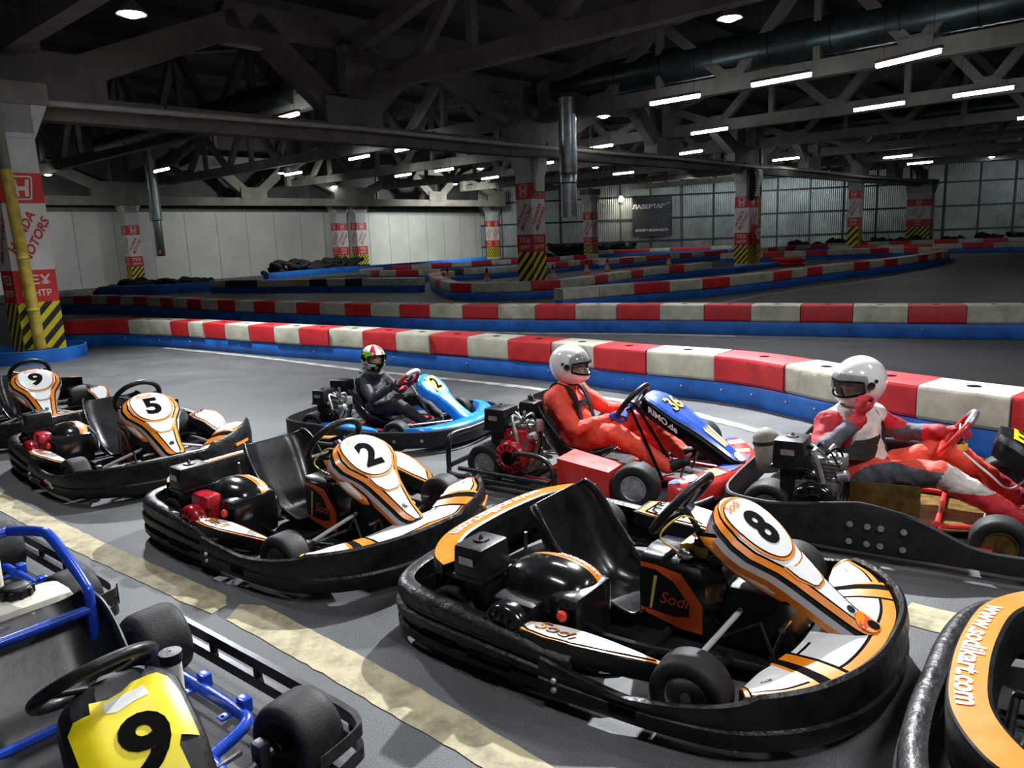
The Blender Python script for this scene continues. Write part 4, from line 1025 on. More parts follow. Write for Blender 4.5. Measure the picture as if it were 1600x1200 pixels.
        mb.lathe([(.016, 0), (.016, .006), (.004, .007)], 'dark_metal', F(0, b-.02, .001), (.5, 0, .85), 12)
        if worn:
            mb.overlay(egg(0, L*.925, .05, .048, 0), F, .003, 'orange'); mb.text('Sodi', num_fn(F, L*.915), .006, 'poster_red', .03, .004, .4, (-.01, 0), 0, 1.1, cut=.03); mb.overlay(egg(0, L*.955, .024, .022, 0), F, .006, 'ink')
    bands = [(.006, 'ink'), (.022, 'orange'), (.026, 'ink'), (.030, 'orange', 'white_panel')]
    fairing(k, line, SODI_W, [(.005, 'ink'), (.030, 'orange'), (.040, 'ink'), (.044, 'white_panel', 'white_panel')], .065, decor=decor)
    for sg in (-1, 1):   # side cheeks of the fairing
        mb = MB(); P = [(.40, .53), (.47, .535), (.60, .43), (.70, .345), (.72, .31), (.68, .31), (.60, .36), (.50, .44), (.42, .50)]
        P = [(.41+(x-.41)*(tip-.41)/.59, z) for x, z in P]; cx = sum(q[0] for q in P)/9; cz = sum(q[1] for q in P)/9
        yy = lambda x: sg*(.190-.10*max(0, (x-.52))/.2)
        FF = lambda a, b, h: Vector((a, yy(a)+sg*h, b))
        for f, h, m in ((1.12, 0, 'ink'), (1.0, .002, 'orange'), (.74, .003, 'white_panel')): mb.overlay([(cx+(a-cx)*f, cz+(b-cz)*f) for a, b in P], FF, h, m, 2, .03)
        mb.build('fairing_cheek', k, 30, solid=.004)
    return k
# ------------------------------------------------------------------ other karts
def belt_loop(p, half, prof, m='belt_black', name='bumper_belt', zf=None, bolts=()):
    path = catmull(half+[(x, -y) for x, y in half[1:-1][::-1]], 6, closed=True)
    mb = MB(); mb.sweep(path, prof, m, closed=True, zf=zf); o = mb.build(name, p, 35)
    if bolts:
        for x, y, z, nx, ny in bolts: b = MB(); b.lathe([(.016, 0), (.015, .005), (.004, .007)], 'alu', (x, y, z), (nx, ny, 0), 10); b.build('bolt', o)
    return o
def taper_pod(p, pts, z0, z1, m, name='side_pod', infl=.6):
    cx = sum(a for a, b in pts)/len(pts); cy = sum(b for a, b in pts)/len(pts); P = catmull(pts, 4, True); mb = MB()
    rings = []
    for f, z in ((.93, z0), (1, z0+.02), (1, z0+(z1-z0)*.6), (.94, z0+(z1-z0)*.9), (.80, z1), (.4, z1+.008)): rings.append([(cx+(x-cx)*f, cy+(y-cy)*f, z) for x, y in P])
    mb.loft(rings, m); return mb.build(name, p, 45)
def nose(p, outer, inner, z0, z1, m, name='nose_panel', deco=None):
    o = catmull(LOOP(outer), 6); i = catmull(LOOP(inner), 6); n = min(len(o), len(i)); mb = MB(); rows = []
    for k in range(n):
        a, b = o[k], i[k]; row = []
        for f, z in ((0, z0), (.0, z0+(z1-z0)*.55), (.06, z0+(z1-z0)*.8), (.25, z1), (.75, z1-.005), (1, z0+(z1-z0)*.6), (1, z0)): row.append((a[0]+(b[0]-a[0])*f, a[1]+(b[1]-a[1])*f, z))
        rows.append(row)
    mb.loft(rows, m, closed=False)
    if deco: deco(mb, rows)
    return mb.build(name, p, 45)

# --- blue kart with the child driver
KB = ((-1.10, 6.68), -27.)
kb = thing('racing_kart', KB[0], R(KB[1]), 'blue racing kart with yellow number 2 plate driven by the child', 'kart', s=.90)
hb = [(-.86, 0), (-.85, -.3), (-.80, -.56), (-.66, -.66), (-.35, -.70), (.2, -.71), (.55, -.69), (.82, -.62), (1.0, -.42), (1.08, -.2), (1.09, 0)]
def zfB(t, q, z, o):
    return (z-.03*max(0, 1-abs(q[0]-.25)/.6), o)
belt_loop(kb, hb, [(0, .05), (.012, .06), (.014, .19), (.006, .2), (-.006, .2), (-.008, .06)], zf=zfB, bolts=[(x, -.725, .11, 0, -1) for x in (-.1, .02, .42, .56)]+[(.8, -.65, .12, .4, -.9)])
chassis(kb, 'kart_red'); axle(kb, -.47, .45)
for x, y, r, w in ((.47, -.55, .125, .125), (.47, .55, .125, .125), (-.47, -.53, .135, .17), (-.47, .53, .135, .17)): wheel(kb, x, y, r, w, R(6) if x > 0 else 0)
for sg in (-1, 1): taper_pod(kb, [(-.42, sg*.58), (-.2, sg*.66), (.1, sg*.68), (.34, sg*.68), (.30, sg*.62), (.05, sg*.58), (-.2, sg*.50), (-.42, sg*.50)], .07, .19, 'kart_blue')
nose(kb, [(.62, -.66), (.82, -.58), (.98, -.38), (1.04, -.18), (1.05, 0)], [(.60, -.60), (.70, -.50), (.78, -.32), (.82, -.15), (.82, 0)], .07, .21, 'kart_blue')
seat(kb, -.02, .0, 1., .44); steering(kb, (.24, 0, .50), .14, 40, grip='tank_white', m='suit_red_dark', base=(.52, 0, .1), col='steel')
engine(kb, -.30, -.42, 'ink', z=.09, muffler=(-.40, -.20, .47, (.20, .15, .12), 'box'), cyl='dull_engine')
def decB(mb, F, L):
    mb.overlay([(-.078, .06), (.078, .06), (.078, .25), (-.078, .25)], F, .004, 'yellow', 8)
    mb.text('2', num_fn(F, .155), .008, 'ink', .135, .03, 0, (0, 0), 0, 1.0, cut=.05)
WB = [(0, .06), (.05, .125), (.14, .165), (.26, .17), (.36, .145), (.44, .105), (.55, .085), (.7, .075), (.85, .085), (.95, .08), (1, .05)]
fairing(kb, [(.42, .575), (.50, .54), (.60, .46), (.70, .37), (.81, .28), (.90, .22), (.97, .19)], WB, [(.01, 'kart_blue'), (.02, 'kart_blue', 'kart_blue')], .07, decor=decB, back='kart_blue', skirt_m='kart_blue')
mb = MB(); mb.tube([(.40, -.40, .16), (.80, -.05, .17)], .01, 'steel', 8); mb.tube([(.40, .40, .16), (.80, .05, .17)], .01, 'steel', 8); mb.build('brake_rod', kb)

# --- red kart 36
K36 = ((.585, 5.235), -32.6)
kr = thing('racing_kart', K36[0], R(K36[1]), 'red and blue racing kart number 36 with tubular side guards carrying the orange-suited driver', 'kart')
chassis(kr, 'kart_red'); axle(kr, -.55, .45, fx=.53)
for x, y, r, w in ((.55, -.60, .142, .14), (.55, .60, .142, .14), (-.55, -.54, .142, .18), (-.55, .54, .142, .18)): wheel(kr, x, y, r, w, R(5) if x > 0 else 0)
mb = MB()
for sg in (-1, 1):
    mb.tube(catmull([(-.78, sg*.44, .33), (-.80, sg*.62, .33), (-.80, sg*.67, .28), (-.80, sg*.68, .12), (-.76, sg*.70, .07), (-.5, sg*.72, .07), (.30, sg*.72, .06), (.42, sg*.70, .06)], 6), .018, 'dark_metal', 10)
    mb.tube([(-.70, sg*.70, .12), (.02, sg*.73, .12)], .016, 'dark_metal', 10)
    mb.tube(catmull([(-.30, sg*.56, .07), (-.30, sg*.63, .20), (-.24, sg*.68, .27), (-.06, sg*.70, .27), (.02, sg*.71, .22), (.06, sg*.72, .08)], 6), .017, 'dark_metal', 10)
    mb.tube(catmull([(.40, sg*.71, .05), (.65, sg*.71, .06), (.88, sg*.66, .08), (.99, sg*.5, .10)], 6), .017, 'dark_metal', 10)
mb.tube([(-.78, -.44, .33), (-.78, .44, .33)], .018, 'dark_metal', 10); mb.tube([(-.80, -.66, .12), (-.80, .66, .12)], .018, 'dark_metal', 10)
mb.build('guard_rail', kr)
mb = MB()
mb.loft([[(.04, -.66, z0), (.04, -.42, z0), (.40, -.42, z0), (.40, -.66, z0)] if k == 0 else [(.04+.0*k, -.66, z0), (.04, -.42, z0), (.39, -.44, z0-.05*k), (.39, -.65, z0-.05*k)] for k, z0 in ((0, .06), (1, .27))], 'kart_red')
mb.build('side_pod', kr, 30)
taper_pod(kr, [(-.1, .44), (.45, .44), (.48, .66), (-.05, .70)], .06, .22, 'kart_red')
def deco36(mb, rows):
    n = len(rows)
    for a, b, m in ((.0, .14, 'panel_blue'), (.18, .24, 'white_panel'), (.30, .36, 'gold_ink'), (.38, .47, 'panel_blue'), (.56, .62, 'panel_blue'), (.66, .70, 'gold_ink'), (.78, .84, 'white_panel'), (.88, 1, 'panel_blue')):
        i0, i1 = int(a*(n-1)), max(int(a*(n-1))+1, int(b*(n-1)))
        R_ = [[Vector(r[3])*.85+Vector(r[2])*.15+Vector((0, 0, .004)), Vector(r[4])+Vector((0, 0, .004))] for r in rows[i0:i1+1]]
        mb.loft(R_, m, closed=False)
nose(kr, [(.76, -.63), (.84, -.60), (.96, -.46), (1.05, -.24), (1.08, 0)], [(.74, -.55), (.74, -.46), (.80, -.30), (.86, -.14), (.88, 0)], .06, .19, 'kart_red', deco=deco36)
seat(kr, -.05, .0, 1.05, .50); steering(kr, (.27, 0, .52), .15, 38, base=(.56, 0, .1))
engine(kr, -.34, -.46, 'engine_red', z=.10, muffler=(-.40, -.22, .45, (.14, .14, .14), 'box'), cyl='dull_engine', k=1.1)
def dec36(mb, F, L):
    mb.text('36', num_fn(F, .17), .0035, 'ink', .135, .05, .12, (.004, -.004), 0, 1.0, cut=.05)
    mb.text('36', num_fn(F, .17), .006, 'gold_ink', .13, .025, .12, (0, 0), 0, 1.0, cut=.05)
    for a, m in ((-.06, 'white_panel'), (.0, 'gold_ink'), (.06, 'white_panel')): mb.add([F(x*.7, s, .004) for x, s in [(a-.02, L*.60), (a+.025, L*.56), (a*.6+.02, L*.80), (a*.6-.012, L*.82)]], [(0, 1, 2, 3)], m)
    mb.overlay(egg(0, L*.95, .05, .04, 0), F, .004, 'white_panel', 3)
W36 = [(0, .11), (.06, .15), (.2, .165), (.36, .16), (.46, .14), (.6, .115), (.8, .09), (.94, .075), (1, .05)]
fr, F36, L36 = fairing(kr, [(.40, .60), (.50, .565), (.64, .48), (.76, .40), (.88, .31), (.97, .24), (1.03, .20)], W36, [(.008, 'ink'), (.03, 'panel_blue', 'panel_blue')], .085, decor=dec36, skirt_m='ink')
mb = MB(); GF = lambda a, b, h: Vector((.50+a*.83, -.190-h+.012*max(0, a-.02)/.2, .500-a*.56+b))
mb.add([GF(a, b, 0) for a, b in [(-.10, -.035), (.24, -.03), (.24, .03), (-.10, .035)]], [(0, 1, 2, 3)], 'ink')
mb.text('RIMO.de', GF, .003, 'white_ink', .042, .03, 0, (.07, 0), 0, 1.15); mb.build('side_sticker', fr, 0)
mb = MB(); mb.tube([(.30, -.10, .50), (.60, -.30, .10)], .010, 'ink', 8); mb.build('brake_rod', kr)

# --- kart of the driver adjusting the helmet, far right
KD = ((2.145, 4.18), -33.)
kd = thing('racing_kart', KD[0], R(KD[1]), 'red framed racing kart with riveted black belt and gold wheel rims at right', 'kart')
hd = [(-.79, 0), (-.79, -.35), (-.77, -.58), (-.68, -.70), (-.40, -.745), (0., -.755), (.35, -.745), (.65, -.74), (.9, -.66), (1.04, -.42), (1.10, -.2), (1.11, 0)]
def zfD(t, q, z, o):
    d = max(0, min(1, (q[0]-.12)/.40)); d = d*d*(3-2*d)
    hi = .07*max(0, 1-abs(q[0]+.05)/.45)
    return (z+(hi-.085*d+.04*max(0, (q[0]-.8)/.3))*max(0, (z-.05)/.18), o)
belt_loop(kd, hd, [(0, .05), (.010, .06), (.012, .225), (.004, .235), (-.006, .235), (-.006, .06)], zf=zfD, bolts=[(x, -.767-.004*(abs(x) < .2), z, 0, -1) for x in (-.10, -.02, .04, .14) for z in (.10, .19)])
chassis(kd, 'kart_red', tray='brass'); axle(kd, -.55, .45, fx=.53)
for x, y, r, w in ((.53, -.56, .13, .13), (.53, .56, .13, .13)): wheel(kd, x, y, r, w, R(3), 'brass')
for y in (-.53, .53): wheel(kd, -.55, y, .14, .17)
for sg in (-1, 1):
    mb = MB(); mb.tube(catmull([(-.30, sg*.62, .20), (-.2, sg*.70, .235), (.0, sg*.71, .245), (.15, sg*.69, .22), (.28, sg*.62, .14)], 6), .026, 'plastic_black', 10); mb.tube([(-.2, sg*.66, .1), (.5, sg*.64, .1)], .022, 'kart_red', 10); mb.build('side_rail', kd)
taper_pod(kd, [(.05, .40), (.45, .40), (.46, .62), (.0, .66)], .06, .20, 'kart_red')
nose(kd, [(.70, -.66), (.88, -.6), (1.0, -.4), (1.06, -.2), (1.07, 0)], [(.68, -.58), (.76, -.46), (.82, -.3), (.86, -.14), (.86, 0)], .06, .18, 'kart_red')
seat(kd, -.05, .0, 1.05, .42); steering(kd, (.29, 0, .50), .155, 35, m='kart_red', grip='alu', base=(.55, 0, .1), col='kart_red')
mb = MB(); mb.box((.33, 0, .44), (.05, .07, .03), 'gold_ink', bev=.006); mb.tube(catmull([(.34, -.05, .42), (.46, -.12, .34), (.56, -.08, .26), (.66, -.02, .34)], 6), .006, 'white_ink', 6); mb.build('steering_bracket', kd)
engine(kd, -.30, -.47, 'gloss_black', z=.10, muffler=(-.66, -.16, .34, (.075, .075, .24), 'cyl'), cyl='dull_engine', k=1.12)
mb = MB(); mb.box((.0, -.33, .18), (.34, .008, .20), 'brass', R(8), bev=.002); mb.build('heat_shield', kd)
def decD(mb, F, L):
    mb.overlay([(-.115, .06), (.115, .06), (.115, .25), (-.115, .25)], F, .004, 'yellow', 8)
    mb.text('11', num_fn(F, .155), .007, 'ink', .15, .03, 0, (0, 0), 0, 1.1, cut=.05)
fairing(kd, [(.50, .56), (.58, .53), (.68, .46), (.78, .38), (.88, .29), (.96, .23), (1.02, .19)], W36, [(.02, 'plastic_black'), (.03, 'plastic_black', 'plastic_black')], .10, decor=decD, skirt_m='plastic_black')

# --- blue framed kart with the worn yellow 9, lower left, and the one behind it
def blue_kart(pos, deg, label, front_only=False):
    k = thing('racing_kart', pos, R(deg), label, 'kart')
    z = .09; mb = MB()
    for sg in (-1, 1):
        mb.tube(catmull([(-.62, sg*.25, z+.02), (-.3, sg*.28, z), (.05, sg*.27, z), (.5, sg*.22, z+.02), (.78, sg*.18, z+.02)], 6), .019, 'frame_blue', 10)
        mb.tube(catmull([(-.16, sg*.28, z), (-.14, sg*.36, z+.03), (-.09, sg*.395, z+.05), (.0, sg*.40, z+.05), (.27, sg*.40, z+.05), (.35, sg*.38, z+.04), (.38, sg*.24, z+.02)], 7), .021, 'frame_blue', 10)
        for x in (.03, .28):
            mb.box((x, sg*.425, z+.065), (.05, .035, .05), 'frame_blue', bev=.006)
        for x in (.02, .26): mb.box((x, sg*.365, z+.045), (.035, .045, .008), 'frame_blue', bev=.002); mb.lathe([(.006, 0), (.006, .001)], 'ink', (x, sg*.355, z+.05), n=8)
    for x in (-.62, -.2, .38, .78): mb.tube([(x, -.26 if x < .5 else -.18, z+.01), (x, .26 if x < .5 else .18, z+.01)], .018, 'frame_blue', 8)
    mb.build('frame', k)
    mb = MB()
    for sg in (-1, 1):
        for zz in (.075, .155):
            Q = catmull([(-.60, sg*.42, zz), (-.60, sg*.56, zz), (-.55, sg*.60, zz), (-.3, sg*.605, zz), (.5, sg*.60, zz), (.68, sg*.58, zz), (.72, sg*.52, zz), (.74, sg*.40, zz)], 6)
            hh = .022
            mb.loft([[(x, y-sg*.016, w-hh), (x, y+sg*.006, w-hh), (x, y+sg*.006, w+hh), (x, y-sg*.016, w+hh)] for x, y, w in Q], 'dark_metal')
        for x in (-.52, -.22, .08, .38, .62): mb.box((x, sg*.602, .115), (.03, .02, .10), 'plastic_black', bev=.003)
    mb.build('guard_rail', k, 30)
    mb = MB(); mb.prism([(-.25, -.26), (.3, -.25), (.76, -.17), (.76, .17), (.3, .25), (-.25, .26)], .008, 'plastic_black', Matrix.Translation((0, 0, .06))); mb.build('floor_tray', k)
    axle(k, -.40, .37, fx=.53, fy=.36)
    for y in (-.455, .455): wheel(k, .53, y, .13, .165, R(8))
    for y in (-.465, .465): wheel(k, -.40, y, .14, .18)
    mb = MB(); mb.lathe([(.03, .12), (.032, .30), (.036, .30), (.037, .335), (.004, .337)], ['tank_white', 'plastic_black', 'plastic_black', 'plastic_black'], (.07, .30, 0), n=16); mb.build('fluid_bottle', k)
    if front_only:
        mb = MB(); mb.box((.52, .1, .20), (.18, .16, .10), 'plastic_black', bev=.01)
        for i in range(6): mb.box((.45+i*.028, .1, .255), (.012, .14, .015), 'dark_metal', bev=.002)
        mb.build('pedal_box', k)
        return k
    taper_pod(k, [(-.2, -.26), (.3, -.24), (.36, -.42), (-.18, -.44)], .07, .17, 'plastic_black')
    seat(k, .0, .0, 1.15, .36, 'seat_matte')
    mb = MB(); c = .02
    for sg in (-1, 1): mb.tube(catmull([(-.36, sg*.23, .10), (-.34, sg*.23, .42), (-.38, sg*.23, .50), (-.58, sg*.22, .62), (-.66, sg*.20, .635), (-.80, sg*.15, .62)], 6), .019, 'frame_blue', 10)
    mb.tube([(-.80, -.15, .62), (-.80, .15, .62)], .019, 'frame_blue', 10); mb.tube([(-.34, -.23, .40), (-.34, .23, .40)], .019, 'frame_blue', 10)
    mb.build('roll_guard', k)
    e = engine(k, -.56, -.08, 'ink', z=.10, air=False)
    mb = MB(); mb.box((-.55, .08, .375), (.22, .34, .15), 'tank_white', bev=.045, top=(.86, .9)); mb.lathe([(.05, 0), (.05, .03), (.045, .036), (.03, .04), (.004, .04)], 'plastic_black', (-.57, .08, .45), n=18)
    for i in range(10): a = 2*PI*i/10; mb.box((-.57+.05*math.cos(a), .08+.05*math.sin(a), .466), (.014, .014, .028), 'plastic_black', a, bev=.003)
    mb.build('fuel_tank', k, 40)
    steering(k, (.245, .0, .455), .16, 52, base=(.6, 0, .12), flatb=.95)
    def dec(mb, F, L):
        P = [(-.150, .15), (-.130, .125), (-.09, .130), (-.085, .095), (-.04, .105), (.0, .095), (.03, .075), (.10, .07), (.125, .09), (.140, .15), (.145, .305), (.10, .285), (.085, .315), (.095, .405), (.06, .42), (-.10, .43), (-.125, .41), (-.145, .27)]
        mb.overlay(P, F, .003, 'yellow', 6, .02)
        mb.overlay([(-.05, .115), (.055, .10), (.06, .135), (.02, .14), (-.03, .155), (-.06, .145)], F, .0045, 'white_ink', 3)
        mb.text('9', num_fn(F, .275), .0075, 'ink', .185, .035, 0, (.015, 0), 0, 1.1, cut=.05)
    W = [(0, .09), (.05, .125), (.12, .15), (.5, .16), (.8, .155), (.95, .145), (1, .12)]
    fo, _, _ = fairing(k, [(.37, .50), (.42, .495), (.55, .435), (.65, .37), (.74, .28), (.80, .20), (.84, .14)], W, [(.01, 'plastic_black'), (.02, 'plastic_black', 'plastic_black')], .09, decor=dec, back='plastic_black', skirt_m='plastic_black', drop=.035)
    fo.data.transform(Matrix.Translation((.455, .005, -.045)) @ Matrix.Rotation(R(-11), 4, 'Z') @ Matrix.Translation((-.57, 0, 0)))
    return k
blue_kart((-1.42, 2.17), -39., 'blue framed kart with peeling yellow number 9 plate in the lower left corner')
blue_kart((-2.72, 3.22), -39., 'front of a second blue framed kart cut off by the left picture edge', True)

# --- the black and orange rental karts
sodi((.471, 3.088), -37.3, 'nearest black kart with white and orange number 8 fairing and black engine', '8', False, 1.0, worn=True, stripe=False, low=.082)
sodi((-1.199, 4.33), -40., 'black kart with white and orange number 2 fairing and dark red engine', '2', True, .90, tall=.07)
sodi((-3.026, 5.90), -45., 'black kart with white and orange number 5 fairing, its raised black steering wheel showing', '5', True, .93, tall=.13, sticker=True)
sodi((-4.727, 7.372), -48.5, 'black kart with white and orange number 9 fairing at far left, half out of frame', '9', True, .95, tall=.06)
sodi((1.95, 1.70), -38., 'black kart in lower right corner with an orange web address arch', None, False, 1.0)
# ------------------------------------------------------------------ people
def capsule(mb, a, b, ra, rb, n=14):
    a, b = Vector(a), Vector(b); d = b-a; L = d.length; t = d.normalized(); prof = []
    for i in range(0, 6): q = PI/2*(i/5); prof.append((ra*math.sin(q), -ra*math.cos(q)))
    for i in range(0, 6): q = PI/2*(i/5); prof.append((rb*math.cos(q), L+rb*math.sin(q)))
    mb.lathe(prof, 'ink', a, t, n)
def figure(segs, balls, mats, name, voxel=.011, smooth=8):
    """one continuous body surface: tapered limbs and ellipsoids fused, then coloured by the nearest limb"""
    mb = MB()
    for a, b, ra, rb, m in segs: capsule(mb, a, b, ra, rb)
    for c, r, M, m in balls: mb.ball(c, r, 'ink', 20, 12, M)
    o = mb.build('tmp', None, 0)
    md = o.modifiers.new('r', 'REMESH'); md.mode = 'VOXEL'; md.voxel_size = voxel; md.use_smooth_shade = True
    ms = o.modifiers.new('s', 'SMOOTH'); ms.factor = .5; ms.iterations = smooth
    dg = bpy.context.evaluated_depsgraph_get(); dg.update()
    me = bpy.data.meshes.new_from_object(o.evaluated_get(dg)); me.name = name
    bpy.data.objects.remove(o)
    me.materials.clear()
    for m in mats: me.materials.append(MATS[m])
    S = [(Vector(a), Vector(b), ra, rb, m) for a, b, ra, rb, m in segs]; Bs = [(Vector(c), r, (M or Matrix.Identity(4)).inverted(), m) for c, r, M, m in balls]
    idx = []
    for p in me.polygons:
        c = p.center; best = 9; bm = mats[0]
        for a, b, ra, rb, m in S:
            d = b-a; t = max(0, min(1, (c-a).dot(d)/d.length_squared)); q = (c-(a+d*t)).length-(ra+(rb-ra)*t)
            if q < best: best, bm = q, m
        for c0, r, Mi, m in Bs:
            l = Mi @ (c-c0); q = (Vector((l.x/r[0], l.y/r[1], l.z/r[2])).length-1)*min(r)
            if q < best: best, bm = q, m
        if callable(bm): bm = bm(c)
        idx.append(mats.index(bm))
    me.polygons.foreach_set('material_index', idx); me.polygons.foreach_set('use_smooth', [True]*len(idx))
    ob = bpy.data.objects.new(name, me); COL.objects.link(ob); return ob
def hand(p, wrist, fwd, up, side, m, name='glove', s=1., curl=1.1):
    """gloved hand: palm, four unequal curled fingers and a thumb leaving the side of the palm; up = back of the hand"""
    w = Vector(wrist); f = Vector(fwd).normalized(); u = (Vector(up)-f*Vector(up).dot(f)).normalized(); r = f.cross(u)*side
    segs = []; k = s
    segs.append((w-f*.02*k, w+f*.035*k, .026*k, .030*k, m))
    for i, (L, o) in enumerate(((.070, .030), (.078, .010), (.072, -.010), (.058, -.028))):
        a = w+f*.03*k+r*o*.7*k; b = w+f*.075*k+r*o*k+u*.004*k; segs.append((a, b, .014*k, .0125*k, m))
        ang = 0; q = b
        for j, fr in enumerate((.45, .32, .26)):
            ang += curl*(.75 if j == 0 else .95); d = f*math.cos(ang)-u*math.sin(ang); e = q+d*L*fr*k
            segs.append((q, e, (.0105-.001*j)*k, (.0095-.001*j)*k, m)); q = e
    a = w+f*.022*k+r*.026*k; b = w+f*.045*k+r*.048*k-u*.014*k; c = w+f*.070*k+r*.046*k-u*.034*k
    segs += [(a, b, .015*k, .012*k, m), (b, c, .0115*k, .009*k, m)]
    o = figure(segs, [(w+f*.045*k, (.034*k, .034*k, .022*k), Matrix((r, f, u)).transposed().to_4x4(), m)], [m], name, .0045*k, 3)
    if p: o.parent = p
    return o
def helmet(p, c, yaw, pitch, s, style, vis='closed', roll=0.):
    """full-face helmet: shell with eye port, chin bar, visor and pivots; head looks along local +x"""
    M = Matrix.Translation(c) @ Matrix.Rotation(yaw, 4, 'Z') @ Matrix.Rotation(pitch, 4, 'Y') @ Matrix.Rotation(roll, 4, 'X')
    def shell(lon, lat, h=0.):
        # lon 0 = front
        x, y, z = math.cos(lat)*math.cos(lon), math.cos(lat)*math.sin(lon), math.sin(lat)
        rx, ry, rz = .142, .120, .135
        f = max(0, math.cos(lon)); ch = math.exp(-((lat+.62)/.42)**2)*f**1.5
        bx = 1+.16*ch; bk = 1+.05*max(0, -math.cos(lon))*math.exp(-((lat-.1)/.6)**2)
        v = Vector((x*rx*bx*bk, y*ry*(1+.02*ch), z*rz))
        if v.z < -.118: v.z = -.118+(v.z+.118)*.15
        return M @ (v*(1+h/.13)*s)
    def col(lon, lat):
        if style == 'white': return 'helmet_white'
        a = abs(lon)
        if lat > .62: return 'helmet_red' if .25 < a < .75 or a > 2.4 else ('ink' if .75 < a < .85 else 'helmet_white')
        if lat > .36: return 'helmet_white' if a < .28 else ('helmet_red' if a < .55 else ('helmet_white' if a < .68 else ('helmet_green' if a < 1.75 else 'ink')))
        if lat > .0: return 'helmet_green' if a < 1.35 else ('ink' if a < 1.95 else 'helmet_green')
        if lat > -.28: return 'helmet_white' if a < 1.3 else ('helmet_green' if a < 1.7 else 'helmet_red')
        if lat > -.50: return 'ink' if a < .35 else ('helmet_green' if a < .62 else ('helmet_white' if a < 1.1 else 'helmet_red'))
        return 'ink' if a < .22 else ('helmet_green' if a < .5 else ('ink' if a < .9 else ('helmet_white' if a < 1.5 else 'helmet_red')))
    lats = [-1.35+i*(PI/2+1.33)/44 for i in range(45)]; n = 64
    mb = MB(); vs = []; fs = []; ms = []
    for la in lats: vs += [shell(-PI+2*PI*j/n, la) for j in range(n)]
    def port(lon, lat):
        a = abs(lon)/1.12
        return a < 1 and -.24+.10*a*a < lat < .36-.16*a**3
    for i in range(44):
        for j in range(n):
            lo = -PI+2*PI*(j+.5)/n; la = (lats[i]+lats[i+1])/2
            if port(lo, la): continue
            a, b = i*n+j, i*n+(j+1) % n; fs.append((a, b, b+n, a+n)); ms.append(col(lo, la))
    mb.add(vs, fs, ms); hm = mb.build('helmet', p, 50, solid=.012*s)
    mb = MB()   # rubber edge of the eye port and lower rim
    E = [(t, -.24+.10*(t/1.12)**2) for t in [1.12*(k/14-1) for k in range(29)]]; T = [(t, .36-.16*abs(t/1.12)**3) for t, _ in E[::-1]]
    mb.tube([shell(a, b, .001) for a, b in E[1:-1]+T[1:-1]], .006*s, 'ink', 6, True)
    mb.tube([shell(-PI+2*PI*k/40, -1.12, 0) for k in range(40)], .011*s, 'ink', 6, True)
    mb.build('helmet_trim', hm)
    up = {'closed': 0, 'half': .30, 'open': .62}[vis]; mb = MB()
    if style == 'white': mb.grid(lambda u, v: shell((u-.5)*2.45, -.26+.64*v+up*(1-abs((u-.5)*2)**2*.8), .006), 22, 8, 'visor' if style == 'white' else 'visor_dark')
    if style == 'white': mb.build('visor', hm, 60)
    mb = MB()
    for sg in (-1, 1):
        c0 = shell(sg*1.28, .06, .004); n0 = (shell(sg*1.28, .06, .02)-c0).normalized()
        mb.lathe([(.020*s, 0), (.020*s, .006), (.012*s, .009), (.002, .009)], 'visor_dark' if style == 'white' else 'ink', c0, n0, 14)
        c0 = shell(sg*1.52, .16, .002); mb.lathe([(.010*s, 0), (.010*s, .005), (.002, .006)], 'dark_metal', c0, n0, 10)
    for k in (-1, 0, 1):
        a = shell(k*.10, -.66, .002); b = shell(k*.10+.05, -.60, .002); mb.tube([a, b], .004, 'ink', 6)
    mb.build('visor_pivot', hm)
    if style == 'white' and vis == 'open':
        mb = MB(); mb.text('TLT', lambda a, b, h: shell(a/.12, -.66+b/.12, .003+h), .001, 'helmet_red', .022, .02, 0, (0, 0), 0, 1.2); mb.build('chin_sticker', hm, 0)
    return hm, M
def face(p, M, s):
    """eyes, brows in the eye port (the head itself is part of the body)"""
    mb = MB()
    for sg in (-1, 1):
        mb.ball(M @ (Vector((.092, sg*.031, .012))*s), (.010*s, .013*s, .008*s), 'white_ink', 10, 6); mb.ball(M @ (Vector((.101, sg*.030, .012))*s), (.004*s, .006*s, .006*s), 'eye', 8, 6)
        mb.tube([M @ (Vector((.098, sg*.016, .030))*s), M @ (Vector((.097, sg*.034, .034))*s), M @ (Vector((.086, sg*.050, .028))*s)], .0035*s, 'hair', 6)
    return mb.build('eyes', p)
